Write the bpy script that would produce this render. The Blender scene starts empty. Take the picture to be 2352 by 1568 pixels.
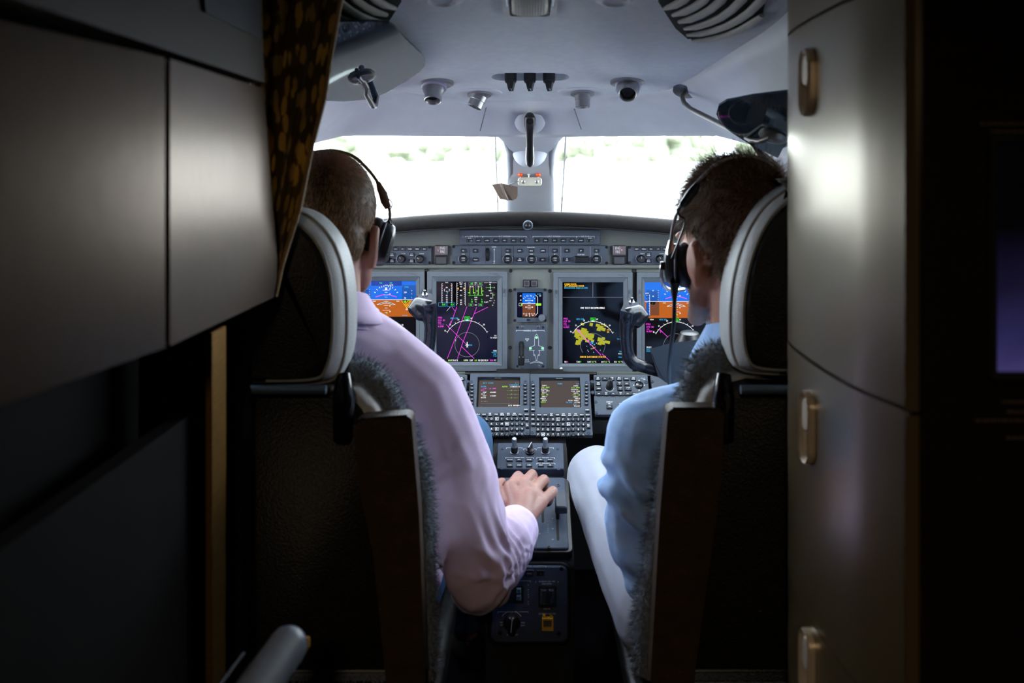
import bpy, bmesh, math, random
import numpy as np
from mathutils import Vector, Matrix, noise
random.seed(7); rng = np.random.default_rng(7)
S = bpy.context.scene
COL = S.collection
PI = math.pi
# ------------------------------------------------------------------ camera, world, lights, exposure
F, U0, V0, ZC = 2160.0, 1217.0, 395.0, 1.25       # focal length in pixels, vanishing point, eye height above the floor
EXPO = 0.0
EMIT = 2.0 ** -EXPO
cam_d = bpy.data.cameras.new('camera'); cam = bpy.data.objects.new('camera', cam_d); COL.objects.link(cam)
cam.location = (0, 0, ZC); cam.rotation_euler = (PI / 2, 0, 0)
cam_d.sensor_width = 36.0; cam_d.lens = F / 2352 * 36
cam_d.shift_x = -(U0 - 1176) / 2352; cam_d.shift_y = -(784 - V0) / 2352
cam_d.clip_start = 0.02; cam_d.clip_end = 2000
cam_d.dof.use_dof = True; cam_d.dof.focus_distance = 2.25; cam_d.dof.aperture_fstop = 4.0
S.camera = cam
S.view_settings.view_transform = 'Standard'; S.view_settings.look = 'None'
S.view_settings.exposure = EXPO; S.view_settings.gamma = 1.0; S.view_settings.use_curve_mapping = False
S.cycles.max_bounces = 8; S.cycles.diffuse_bounces = 5; S.cycles.glossy_bounces = 3
S.cycles.transparent_max_bounces = 8; S.cycles.transmission_bounces = 3
S.cycles.caustics_reflective = False; S.cycles.caustics_refractive = False
S.cycles.sample_clamp_indirect = 6.0
SKY = 17.0
w = bpy.data.worlds.new('sky'); S.world = w; w.use_nodes = True
bg = w.node_tree.nodes['Background']; bg.inputs[0].default_value = (0.80, 0.90, 1.0, 1); bg.inputs[1].default_value = SKY

# ------------------------------------------------------------------ helpers
def lin(c):
    return tuple(((x / 255) / 12.92 if x / 255 <= 0.04045 else ((x / 255 + 0.055) / 1.055) ** 2.4) for x in c)
MATS = {}
def mat(name, c, rough=0.6, metal=0.0, spec=0.5, var=0.12, vs=30.0, bump=0.0, bs=200.0, emit=0.0, coat=0.0, sss=0.0, c2=None, detail=3.0, stretch=None, tint=None):
    """principled material with a noise-driven colour variation and fine relief"""
    if name in MATS: return MATS[name]
    m = bpy.data.materials.new(name); m.use_nodes = True; nt = m.node_tree; b = nt.nodes['Principled BSDF']
    N = nt.nodes.new; L = nt.links.new
    col = lin(c); b.inputs['Roughness'].default_value = rough; b.inputs['Metallic'].default_value = metal
    b.inputs['Specular IOR Level'].default_value = spec; b.inputs['Coat Weight'].default_value = coat; b.inputs['Coat Roughness'].default_value = rough * .9
    if tint: b.inputs['Specular Tint'].default_value = (*lin(tint), 1); b.inputs['Coat Tint'].default_value = (*lin(tint), 1)
    if sss: b.inputs['Subsurface Weight'].default_value = sss; b.inputs['Subsurface Radius'].default_value = (0.012, 0.005, 0.003); b.inputs['Subsurface Scale'].default_value = 1.0
    tc = N('ShaderNodeTexCoord'); src = tc.outputs['Object']
    if stretch:
        mp = N('ShaderNodeMapping'); mp.inputs['Scale'].default_value = stretch; L(src, mp.inputs[0]); src = mp.outputs[0]
    nz = N('ShaderNodeTexNoise'); nz.inputs['Scale'].default_value = vs; nz.inputs['Detail'].default_value = detail; L(src, nz.inputs['Vector'])
    mx = N('ShaderNodeMix'); mx.data_type = 'RGBA'
    lo = tuple(x * (1 - var) for x in col) if c2 is None else lin(c2)
    hi = tuple(min(1, x * (1 + var)) for x in col) if c2 is None else col
    rp = N('ShaderNodeValToRGB'); rp.color_ramp.elements[0].position = .32; rp.color_ramp.elements[1].position = .68
    L(nz.outputs['Fac'], rp.inputs[0]); L(rp.outputs['Color'], mx.inputs['Factor'])
    mx.inputs['A'].default_value = (*lo, 1); mx.inputs['B'].default_value = (*hi, 1)
    if emit > 0:
        b.inputs['Base Color'].default_value = (.004, .004, .005, 1)
        b.inputs['Emission Color'].default_value = (*col, 1); b.inputs['Emission Strength'].default_value = emit * EMIT
    else:
        L(mx.outputs['Result'], b.inputs['Base Color'])
    if bump > 0:
        n2 = N('ShaderNodeTexNoise'); n2.inputs['Scale'].default_value = bs; n2.inputs['Detail'].default_value = 2; L(src, n2.inputs['Vector'])
        bp = N('ShaderNodeBump'); bp.inputs['Strength'].default_value = bump; bp.inputs['Distance'].default_value = .002
        L(n2.outputs['Fac'], bp.inputs['Height']); L(bp.outputs[0], b.inputs['Normal'])
    MATS[name] = m; return m

WM = {}
def link(o, parent=None, M=None):
    COL.objects.link(o)
    M = Matrix.Identity(4) if M is None else M
    o.matrix_basis = M; WM[o.name] = M
    if parent is not None:
        o.parent = parent; o.matrix_parent_inverse = WM[parent.name].inverted()
    return o
def tag(o, label=None, cat=None, group=None, kind=None):
    if label: o['label'] = label
    if cat: o['category'] = cat
    if group: o['group'] = group
    if kind: o['kind'] = kind
    return o
def thing(name, label, cat, loc=(0, 0, 0), group=None):
    o = bpy.data.objects.new(name, None); o.empty_display_size = .02
    link(o, None, Matrix.Translation(Vector(loc)))
    return tag(o, label, cat, group)
def smooth_mesh(me, ang=0.7):
    me.polygons.foreach_set('use_smooth', [True] * len(me.polygons))
    try: me.set_sharp_from_angle(angle=ang)
    except Exception: pass
class MB:
    def __init__(s): s.v = []; s.f = []; s.m = []
    def add(s, vs, fs, mi=0):
        o = len(s.v); s.v += [tuple(x) for x in vs]; s.f += [[i + o for i in f] for f in fs]; s.m += [mi] * len(fs); return s
    def mesh(s, name, mats, smooth=True, ang=.7, fix=False):
        me = bpy.data.meshes.new(name); me.from_pydata(s.v, [], s.f)
        for m in (mats if isinstance(mats, (list, tuple)) else [mats]): me.materials.append(m)
        if len(me.materials) > 1: me.polygons.foreach_set('material_index', s.m)
        if fix:
            bm = bmesh.new(); bm.from_mesh(me); bmesh.ops.recalc_face_normals(bm, faces=bm.faces); bm.to_mesh(me); bm.free()
        if smooth: smooth_mesh(me, ang)
        me.update(); return me
    def build(s, name, mats, parent=None, smooth=True, ang=.7, fix=True, M=None):
        return link(bpy.data.objects.new(name, s.mesh(name, mats, smooth, ang, fix)), parent, M)
    # ---- shapes in world space
    def box(s, c, size, M=None, mi=0):
        c = Vector(c); hx, hy, hz = [x / 2 for x in size]
        vs = [Vector((x, y, z)) for x in (-hx, hx) for y in (-hy, hy) for z in (-hz, hz)]
        if M is not None: vs = [M @ v for v in vs]
        return s.add([c + v for v in vs], [(0, 1, 3, 2), (4, 6, 7, 5), (0, 4, 5, 1), (2, 3, 7, 6), (0, 2, 6, 4), (1, 5, 7, 3)], mi)
    def tube(s, pts, r, n=10, mi=0, caps=True, flat=None):
        pts = [Vector(p) for p in pts]; rs = r if isinstance(r, (list, tuple)) else [r] * len(pts)
        up = None; vs = []; fs = []
        for i, p in enumerate(pts):
            t = (pts[min(i + 1, len(pts) - 1)] - pts[max(i - 1, 0)]).normalized()
            if up is None:
                a = Vector((0, 0, 1)) if abs(t.z) < .9 else Vector((0, 1, 0)); up = (a - t * a.dot(t)).normalized()
            else: up = (up - t * up.dot(t)).normalized()
            sd = t.cross(up)
            for k in range(n):
                an = 2 * PI * k / n
                vs.append(p + (up * math.cos(an) * (flat or 1) + sd * math.sin(an)) * rs[i])
        for i in range(len(pts) - 1):
            for k in range(n):
                a = i * n + k; b = i * n + (k + 1) % n
                fs.append((a, b, b + n, a + n))
        if caps: fs.append(tuple(range(n - 1, -1, -1))); fs.append(tuple(range((len(pts) - 1) * n, len(pts) * n)))
        return s.add(vs, fs, mi)
    def lathe(s, prof, o, ax, n=20, mi=0):
        """prof: list of (radius, height along ax)"""
        o = Vector(o); ax = Vector(ax).normalized(); a = Vector((1, 0, 0)) if abs(ax.x) < .9 else Vector((0, 1, 0))
        e1 = (a - ax * a.dot(ax)).normalized(); e2 = ax.cross(e1); vs = []; fs = []
        for (r, h) in prof:
            for k in range(n):
                an = 2 * PI * k / n; vs.append(o + ax * h + (e1 * math.cos(an) + e2 * math.sin(an)) * max(r, 1e-5))
        for i in range(len(prof) - 1):
            for k in range(n):
                p = i * n + k; q = i * n + (k + 1) % n; fs.append((p, q, q + n, p + n))
        fs.append(tuple(range(n - 1, -1, -1))); fs.append(tuple(range((len(prof) - 1) * n, len(prof) * n)))
        return s.add(vs, fs, mi)
    def ell(s, c, r, M=None, nu=16, nv=10, mi=0):
        c = Vector(c); vs = []; fs = []
        for j in range(nv + 1):
            th = PI * j / nv
            for i in range(nu):
                ph = 2 * PI * i / nu
                v = Vector((r[0] * math.sin(th) * math.cos(ph), r[1] * math.sin(th) * math.sin(ph), r[2] * math.cos(th)))
                vs.append(c + (M @ v if M is not None else v))
        for j in range(nv):
            for i in range(nu):
                a = j * nu + i; b = j * nu + (i + 1) % nu
                fs.append((a, a + nu, b + nu, b))
        return s.add(vs, fs, mi)
    def cap(s, p1, r1, p2, r2, n=14):
        """closed tapered capsule"""
        p1 = Vector(p1); p2 = Vector(p2); t = (p2 - p1).normalized(); pts = []; rs = []
        for k in range(5):
            a = -PI / 2 + PI / 2 * k / 4.0; pts.append(p1 + t * r1 * math.sin(a)); rs.append(max(r1 * math.cos(a), 1e-4))
        for k in range(5):
            a = PI / 2 * k / 4.0; pts.append(p2 + t * r2 * math.sin(a)); rs.append(max(r2 * math.cos(a), 1e-4))
        return s.tube(pts, rs, n)
    def chain(s, pts, rs, n=14):
        for i in range(len(pts) - 1): s.cap(pts[i], rs[i], pts[i + 1], rs[i + 1], n)
        return s
    def prism(s, ring0, ring1, mi=0, capm=None):
        n = len(ring0)
        s.add(list(ring0) + list(ring1), [(i, (i + 1) % n, n + (i + 1) % n, n + i) for i in range(n)], mi)
        s.add(ring1, [tuple(range(n))], mi if capm is None else capm); s.add(ring0, [tuple(range(n - 1, -1, -1))], mi); return s
    def grid(s, rows, mi=0, flip=False):
        nr = len(rows); nc = len(rows[0]); vs = [p for r in rows for p in r]
        fs = [(i * nc + j, i * nc + j + 1, (i + 1) * nc + j + 1, (i + 1) * nc + j) for i in range(nr - 1) for j in range(nc - 1)]
        if flip: fs = [f[::-1] for f in fs]
        return s.add(vs, fs, mi)
def P(u, v, Y): return Vector(((u - U0) / F * Y, Y, ZC - (v - V0) / F * Y))
def rr(a0, b0, a1, b1, r, n=4):
    r = min(r, abs(a1 - a0) / 2.001, abs(b1 - b0) / 2.001); pts = []
    if a1 < a0: a0, a1 = a1, a0
    if b1 < b0: b0, b1 = b1, b0
    if r <= 0: return [(a0, b0), (a1, b0), (a1, b1), (a0, b1)]
    for cx, cy, st in ((a1 - r, b0 + r, -PI / 2), (a1 - r, b1 - r, 0), (a0 + r, b1 - r, PI / 2), (a0 + r, b0 + r, PI)):
        for k in range(n + 1):
            an = st + PI / 2 * k / n; pts.append((cx + r * math.cos(an), cy + r * math.sin(an)))
    return pts
class Pl:
    """a panel plane; content is laid out on it in panel coordinates"""
    def __init__(s, o, n, up=Vector((0, 0, 1))):
        s.o = Vector(o); s.n = Vector(n).normalized(); s.r = up.cross(s.n).normalized(); s.u = s.n.cross(s.r)
    def hit(s, u, v, h=0):
        d = Vector(((u - U0) / F, 1, -(v - V0) / F)); C = Vector((0, 0, ZC)); t = (s.o + s.n * h - C).dot(s.n) / d.dot(s.n); return C + d * t
    def loc(s, u, v, h=0): q = s.hit(u, v, h) - s.o; return q.dot(s.r), q.dot(s.u)
    def w(s, a, b, h=0): return s.o + s.r * a + s.u * b + s.n * h
    def sc(s, u, v): return (s.hit(u + 1, v) - s.hit(u, v)).length
    def M(s, u, v, h=0, rot=0):
        p = s.hit(u, v, 0) + s.n * h; R = Matrix((s.r, s.u, s.n)).transposed().to_4x4()
        return Matrix.Translation(p) @ R @ Matrix.Rotation(rot, 4, 'Z')
    def rect(s, u0, v0, u1, v1): a0, b1 = s.loc(u0, v0); a1, b0 = s.loc(u1, v1); return a0, b0, a1, b1
def slab(mb, pl, pts, h0, h1, ch=0.0, mi=0, topm=None):
    """extrude an outline (a,b) on a plane from h0 to h1 with a chamfered top edge"""
    A = [pl.w(a, b, h0) for a, b in pts]
    if ch <= 0: return mb.prism(A, [pl.w(a, b, h1) for a, b in pts], mi, topm)
    ca = sum(p[0] for p in pts) / len(pts); cb = sum(p[1] for p in pts) / len(pts)
    wa = max(abs(p[0] - ca) for p in pts); wb = max(abs(p[1] - cb) for p in pts)
    B = [pl.w(a, b, h1 - ch) for a, b in pts]
    C = [pl.w(ca + (a - ca) * (1 - ch / wa), cb + (b - cb) * (1 - ch / wb), h1) for a, b in pts]
    n = len(pts); o = A + B + C
    mb.add(o, [(k * n + i, k * n + (i + 1) % n, (k + 1) * n + (i + 1) % n, (k + 1) * n + i) for k in range(2) for i in range(n)], mi)
    mb.add(C, [tuple(range(n))], mi if topm is None else topm); mb.add(A, [tuple(range(n - 1, -1, -1))], mi); return mb
def pslab(mb, pl, u0, v0, u1, v1, h0, h1, r=0, ch=0.0, mi=0, topm=None):
    a0, b0, a1, b1 = pl.rect(u0, v0, u1, v1); return slab(mb, pl, rr(a0, b0, a1, b1, r), h0, h1, ch, mi, topm)
def frame_slab(mb, pl, o, i, h0, h1, r=0, mi=0, ho=None):
    """rectangular ring between outer and inner pixel rects; the inner edge sits at height ho"""
    ho = h1 if ho is None else ho
    a = rr(*pl.rect(*o), r, 3) if r else rr(*pl.rect(*o), 0); b = rr(*pl.rect(*i), r * .5, 3) if r else rr(*pl.rect(*i), 0)
    n = len(a); A = [pl.w(*p, h0) for p in a]; B = [pl.w(*p, h1) for p in a]; C = [pl.w(*p, ho) for p in b]; D = [pl.w(*p, h0) for p in b]
    q = A + B + C + D
    return mb.add(q, [(k * n + i_, k * n + (i_ + 1) % n, ((k + 1) % 4) * n + (i_ + 1) % n, ((k + 1) % 4) * n + i_) for k in range(4) for i_ in range(n)], mi)
# ---- lettering built from the built-in font, flat print
GL = {}
def glyph(ch):
    if ch in GL: return GL[ch]
    cu = bpy.data.curves.new('g', 'FONT'); cu.body = ch; cu.size = 1.0; cu.resolution_u = 2; cu.fill_mode = 'FRONT'
    ob = bpy.data.objects.new('g', cu); COL.objects.link(ob)
    me = bpy.data.meshes.new_from_object(ob.evaluated_get(bpy.context.evaluated_depsgraph_get()))
    vs = [(v.co.x, v.co.y) for v in me.vertices]; fs = [tuple(p.vertices) for p in me.polygons]
    bpy.data.objects.remove(ob); bpy.data.curves.remove(cu); bpy.data.meshes.remove(me)
    if vs:
        x0 = min(v[0] for v in vs); x1 = max(v[0] for v in vs)
    else: x0, x1 = 0, .3
    GL[ch] = (vs, fs, x0, x1); return GL[ch]
def text(mb, pl, s, u, v, size, mi=0, h=.0006, al='c', sx=.85, mono=0, bold=.0):
    """size: cap height in panel pixels; (u,v) the middle of the line"""
    CAPH = .69; k = size * pl.sc(u, v) / CAPH; adv = []; 
    for ch in s:
        vs, fs, x0, x1 = glyph(ch) if ch != ' ' else ([], [], 0, .28)
        adv.append((x1 - x0 + .11) * sx if not mono else mono)
    W = sum(adv); x = {'c': -W / 2, 'l': 0, 'r': -W}[al]; a, b = pl.loc(u, v); b -= CAPH / 2 * k
    for ch, ad in zip(s, adv):
        if ch != ' ':
            vs, fs, x0, x1 = glyph(ch); off = 0 if not mono else (mono - (x1 - x0) * sx) / 2
            for q in ((0,) if not bold else (-bold, bold)):
                mb.add([pl.w(a + (x + off + (p[0] - x0) * sx + q) * k, b + p[1] * k, h + (0.00004 if q > 0 else 0)) for p in vs], fs, mi)
        x += ad
def pline(mb, pl, pts, wd, mi=0, h=.0006, closed=False):
    if closed: pts = list(pts) + [pts[0]]
    for (p, q) in zip(pts[:-1], pts[1:]):
        a = Vector(pl.loc(*p)); b = Vector(pl.loc(*q)); d = (b - a)
        if d.length < 1e-7: continue
        wv = wd * pl.sc(*p) / 2; nn = Vector((-d.y, d.x)).normalized() * wv; e = d.normalized() * wv * .5
        mb.add([pl.w(*(a - nn - e), h), pl.w(*(b - nn + e), h), pl.w(*(b + nn + e), h), pl.w(*(a + nn - e), h)], [(0, 1, 2, 3)], mi)
def pfill(mb, pl, pts, mi=0, h=.0005): mb.add([pl.w(*pl.loc(*p), h) for p in pts], [tuple(range(len(pts)))], mi)
def prect(mb, pl, u0, v0, u1, v1, mi=0, h=.0005): pfill(mb, pl, [(u0, v1), (u1, v1), (u1, v0), (u0, v0)], mi, h)
def pbox(mb, pl, u0, v0, u1, v1, wd, mi=0, h=.0006): pline(mb, pl, [(u0, v0), (u1, v0), (u1, v1), (u0, v1)], wd, mi, h, True)
def parc(cu, cv, r, a0, a1, n=24): return [(cu + r * math.sin(math.radians(a0 + (a1 - a0) * k / n)), cv - r * math.cos(math.radians(a0 + (a1 - a0) * k / n))) for k in range(n + 1)]
def bracket(mb, pl, u0, u1, v, drop, gap0, gap1, wd=.8, mi=0):
    pline(mb, pl, [(u0, v + drop), (u0, v), (gap0, v)], wd, mi); pline(mb, pl, [(gap1, v), (u1, v), (u1, v + drop)], wd, mi)
# ---- shared small pieces, placed by matrix
KM = {}
class Loc:   # local frame: x right, y up, z out
    o = Vector(); n = Vector((0, 0, 1)); r = Vector((1, 0, 0)); u = Vector((0, 1, 0))
    @staticmethod
    def w(a, b, h=0): return Vector((a, b, h))
def key_mesh(w_, h_, d, ch, r, m, key):
    k = (key, round(w_, 5), round(h_, 5), round(d, 5))
    if k not in KM:
        mb = MB(); slab(mb, Loc, rr(-w_ / 2, -h_ / 2, w_ / 2, h_ / 2, r, 2), -.002, d, ch); KM[k] = mb.mesh(key, m, True, .5, True)
    return KM[k]
def lathe_mesh(prof, m, key, n=16):
    if key not in KM:
        mb = MB(); mb.lathe(prof, (0, 0, 0), (0, 0, 1), n); KM[key] = mb.mesh(key, m, True, .6, True)
    return KM[key]
def put(name, me, parent, M): return link(bpy.data.objects.new(name, me), parent, M)
def key(parent, pl, u, v, wpx, hpx, d=.003, m=None, name='button', r=.0006, kind='key', tiltv=None):
    s = pl.sc(u, v); sv = (pl.hit(u, v + .5) - pl.hit(u, v - .5)).length
    wq = round(wpx * s * 4000) / 4000; hq = round(hpx * sv * 4000) / 4000
    return put(name, key_mesh(wq, hq, d, min(.0009, d * .4), r, m, kind), parent, pl.M(u, v))
def screw(parent, pl, u, v, rpx, m, h=.0):
    s = round(rpx * pl.sc(u, v) * 4000) / 4000
    prof = [(s, -.002), (s, .0006), (s * .8, .0014), (s * .45, .0016), (s * .42, .0009), (0, .0009)]
    return put('screw', lathe_mesh(prof, m, 'screw%s%.5f' % (m.name, s), 12), parent, pl.M(u, v, h))
def knob(parent, pl, u, v, rpx, hgt, m, name='knob', mark=None, rot=0.0, h=0.0):
    s = round(rpx * pl.sc(u, v) * 4000) / 4000
    prof = [(s * 1.0, -.001), (s * 1.0, hgt * .55), (s * .92, hgt * .62), (s * .86, hgt * .92), (s * .74, hgt), (0, hgt)]
    o = put(name, lathe_mesh(prof, m, 'knob%s%.5f%.4f' % (m.name, s, hgt), 20), parent, pl.M(u, v, h, rot))
    if mark is not None:
        k = 'mark%.5f%.4f' % (s, hgt)
        if k not in KM:
            mb = MB(); mb.box((0, s * .4, hgt), (s * .16, s * .55, .0006)); KM[k] = mb.mesh('pointer_mark', mark, False)
        put('pointer_mark', KM[k], o, pl.M(u, v, h, rot))
    return o
# ---- organic bodies: closed pieces fused by a voxel remesh
def organic(name, mb, m, parent, voxel=.004, it=6, fn=None, fac=.5):
    me = mb.mesh(name, m, False, fix=True)
    ob = bpy.data.objects.new(name, me); COL.objects.link(ob)
    r = ob.modifiers.new('r', 'REMESH'); r.mode = 'VOXEL'; r.voxel_size = voxel; r.use_smooth_shade = True
    if it:
        s = ob.modifiers.new('s', 'SMOOTH'); s.iterations = it; s.factor = fac
    dg = bpy.context.evaluated_depsgraph_get(); nm = bpy.data.meshes.new_from_object(ob.evaluated_get(dg))
    bpy.data.objects.remove(ob); bpy.data.meshes.remove(me); nm.name = name
    nm.materials.clear()
    for x in (m if isinstance(m, (list, tuple)) else [m]): nm.materials.append(x)
    if fn is not None:
        n = len(nm.vertices); co = np.empty(n * 3); nm.vertices.foreach_get('co', co); co = co.reshape(-1, 3)
        no = np.empty(n * 3); nm.vertex_normals.foreach_get('vector', no); no = no.reshape(-1, 3)
        d = fn(co, no); co = co + no * np.asarray(d)[:, None]; nm.vertices.foreach_set('co', co.ravel())
    nm.polygons.foreach_set('use_smooth', [True] * len(nm.polygons)); nm.update()
    return link(bpy.data.objects.new(name, nm), parent)
def nz(p, s=1.0): return noise.noise(Vector(p) * s)
def bevel(o, wd, seg=3, ang=.6):
    m = o.modifiers.new('b', 'BEVEL'); m.width = wd; m.segments = seg; m.limit_method = 'ANGLE'; m.angle_limit = ang; m.harden_normals = False; return o
def strands(pts, nors, lens, wid, comb, jit, mi=0, seg=3, droop=0.0, taper=True, lift=.55):
    """thin tapered ribbons leaving a surface, bent towards comb(p)"""
    mb = MB()
    for p, n, ln in zip(pts, nors, lens):
        p = Vector(p); n = Vector(n); c = Vector(comb(p, n)); c = c - n * c.dot(n)
        j = Vector(rng.normal(0, jit, 3)); d0 = (n * lift + c + j).normalized(); sd = d0.cross(n)
        if sd.length < 1e-4: sd = Vector((1, 0, 0))
        sd.normalize(); sd = (sd + n * rng.normal(0, .5)).normalized(); vs = []; q = p - n * .001; d = d0
        for k in range(seg + 1):
            w_ = wid * (1 - k / seg * .85) / 2 if taper else wid / 2
            vs += [q + sd * w_, q - sd * w_]; q = q + d * ln / seg; d = (d + (c * .55 - n * .25 + j * .2) * (1.0 / seg) + Vector((0, 0, -droop))).normalized()
        mb.add(vs, [(2 * k, 2 * k + 1, 2 * k + 3, 2 * k + 2) for k in range(seg)], mi)
    return mb
def sample_mesh(o, n, keep=None):
    me = o.data; me.calc_loop_triangles(); nt = len(me.loop_triangles)
    tv = np.empty(nt * 3, dtype=np.int32); me.loop_triangles.foreach_get('vertices', tv); tv = tv.reshape(-1, 3)
    co = np.empty(len(me.vertices) * 3); me.vertices.foreach_get('co', co); co = co.reshape(-1, 3)
    A, B, Cc = co[tv[:, 0]], co[tv[:, 1]], co[tv[:, 2]]; cr = np.cross(B - A, Cc - A); ar = np.linalg.norm(cr, axis=1) / 2
    if keep is not None: ar = ar * keep((A + B + Cc) / 3, cr / (np.linalg.norm(cr, axis=1)[:, None] + 1e-12))
    idx = rng.choice(nt, n, p=ar / ar.sum()); r1 = np.sqrt(rng.random(n)); r2 = rng.random(n)
    pts = A[idx] * (1 - r1)[:, None] + B[idx] * (r1 * (1 - r2))[:, None] + Cc[idx] * (r1 * r2)[:, None]
    nn = cr[idx] / (np.linalg.norm(cr[idx], axis=1)[:, None] + 1e-12); return pts, nn
# ------------------------------------------------------------------ materials
M_head = mat('headliner_fabric', (212, 218, 224), .75, var=.04, vs=60, bump=.25, bs=900)
M_trim = mat('cream_trim_plastic', (212, 216, 224), .5, var=.03, vs=25, bump=.08, bs=500)
M_post = mat('pale_post_plastic', (205, 209, 220), .45, var=.03, vs=20, bump=.05, bs=400)
M_panel = mat('panel_paint_green_grey', (104, 108, 101), .55, var=.05, vs=300, bump=.2, bs=1500)
M_bezel = mat('bezel_grey', (98, 106, 112), .45, var=.04, vs=90, bump=.05, bs=1200)
M_plate = mat('switch_plate_blue_grey', (68, 77, 88), .5, var=.05, vs=120, bump=.12, bs=1500)
M_plate_d = mat('pedestal_plate_slate', (60, 69, 84), .55, spec=.25, var=.06, vs=120, bump=.15, bs=1500)
M_black = mat('black_plastic', (17, 18, 21), .38, var=.2, vs=80)
M_blackm = mat('matt_black', (10, 10, 11), .8, var=.25, vs=120, bump=.2, bs=600)
M_blackg = mat('gloss_black', (14, 16, 22), .18, var=.2, vs=40, coat=.4)
M_key = mat('key_black', (22, 26, 34), .42, var=.15, vs=200)
M_print = mat('white_print', (225, 228, 232), .6, var=.04, vs=300)
M_printd = mat('dim_print', (150, 155, 165), .6, var=.04, vs=300)
M_steel = mat('brushed_steel', (196, 196, 200), .32, 1.0, var=.1, vs=200, stretch=(1, 1, 12))
M_screw = mat('screw_steel', (110, 113, 120), .4, .9, var=.2, vs=300)
M_dkleather = mat('black_leather', (17, 15, 15), .45, spec=.35, var=.25, vs=60, bump=.5, bs=350)
M_brleather = mat('brown_leather', (64, 49, 32), .5, spec=.3, var=.2, vs=40, bump=.5, bs=350)
M_gyleather = mat('pale_grey_leather', (182, 184, 182), .45, var=.06, vs=30, bump=.5, bs=420)
M_lam = mat('satin_tan_laminate', (42, 32, 22), .30, spec=.4, var=.10, vs=9, bump=.10, bs=40, coat=.3, tint=(255, 208, 152))
M_lamd = mat('satin_brown_laminate', (58, 42, 26), .5, var=.06, vs=6, bump=.05, bs=60, spec=.3)
M_lamc = mat('satin_cream_laminate', (84, 74, 57), .28, var=.04, vs=5, bump=.04, bs=60, spec=.6, coat=.7, tint=(255, 240, 208))
M_wall = mat('dark_cabin_wall', (14, 12, 11), .8, spec=.1, var=.2, vs=12, bump=.2, bs=200)
M_carpet = mat('dark_carpet', (11, 11, 14), .95, spec=.0, var=.4, vs=500, bump=1.0, bs=700)
M_brass = mat('aged_brass', (146, 108, 52), .42, .85, var=.15, vs=40, stretch=(1, 1, 6))
M_glare = mat('glareshield_vinyl', (34, 32, 31), .75, var=.12, vs=90, bump=.3, bs=500, spec=.08)
M_tarmac = mat('pale_concrete', (176, 174, 168), .9, var=.08, vs=.6)
M_leaf = mat('pale_tree_leaf', (108, 114, 92), .9, var=.3, vs=.8)
M_white = mat('white_paint', (228, 228, 226), .7, var=.03, vs=3)
M_orange = mat('orange_red_plastic', (236, 86, 40), .3, var=.06, vs=60)
M_yellow = mat('yellow_guard', (206, 156, 40), .45, var=.1, vs=100)
M_strap = mat('orange_webbing', (214, 140, 30), .7, var=.15, vs=200, bump=.5, bs=900)

def pane_material():
    m = bpy.data.materials.new('clear_pane'); m.use_nodes = True; nt = m.node_tree; nt.nodes.clear()
    o = nt.nodes.new('ShaderNodeOutputMaterial'); a = nt.nodes.new('ShaderNodeBsdfTransparent'); g = nt.nodes.new('ShaderNodeBsdfGlossy')
    g.inputs['Roughness'].default_value = .02; mx = nt.nodes.new('ShaderNodeMixShader'); fr = nt.nodes.new('ShaderNodeFresnel'); fr.inputs[0].default_value = 1.25
    a.inputs[0].default_value = (.97, .985, .98, 1)
    nt.links.new(fr.outputs[0], mx.inputs[0]); nt.links.new(a.outputs[0], mx.inputs[1]); nt.links.new(g.outputs[0], mx.inputs[2]); nt.links.new(mx.outputs[0], o.inputs[0]); return m
M_pane = pane_material()
def struct(name, mb, m, parent=None, **k):
    o = mb.build(name, m, parent, **k)
    if parent is None: o['kind'] = 'structure'
    return o
# ------------------------------------------------------------------ outside: apron and treeline
mb = MB(); mb.grid([[(x, y, -1.15) for x in (-400, -60, 0, 60, 400)] for y in (-300, 0, 40, 120, 600)])
tag(struct('ground', mb, M_tarmac), 'bright pale concrete apron outside the windshield', 'ground')
mb = MB()
for i in range(46):
    x = -62 + i * 2.8 + rng.normal(0, .8); y = 118 + rng.normal(0, 5); hh = 5.4 + abs(rng.normal(0, 1.2))
    for k in range(5):
        q = Vector((x + rng.normal(0, 1.2), y + rng.normal(0, 1), -1.15 + hh * (.35 + .16 * k))); r = 1.9 - .22 * k + rng.random() * .5
        n0 = len(mb.v); mb.ell(q, (r, r, r * .85), None, 8, 6)
        for j in range(n0, len(mb.v)):
            v = Vector(mb.v[j]); mb.v[j] = tuple(v + (v - q) * nz(v, .9) * .5)
    mb.tube([(x, y, -1.15), (x, y, hh * .4)], .18, 6)
tag(mb.build('treeline', M_leaf, None), 'washed-out line of pale green trees beyond the apron', 'trees', kind='stuff')
t = thing('hangar_building', 'long white low building on the apron, nearly lost in the glare', 'building', (0, 84, -1.15))
mb = MB(); mb.box((0, 84, .35), (120, 6, 3.0)); mb.build('wall', M_white, t)
mb = MB(); mb.box((0, 83.5, 1.95), (121, 8, .25)); mb.build('roof', M_white, t)
for x in (-26.5, -24.5, 21, 37):
    mb = MB(); mb.box((x, 79.2, 1.2), (.6, .3, 4.7)); mb.build('post', M_white, t)
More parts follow.
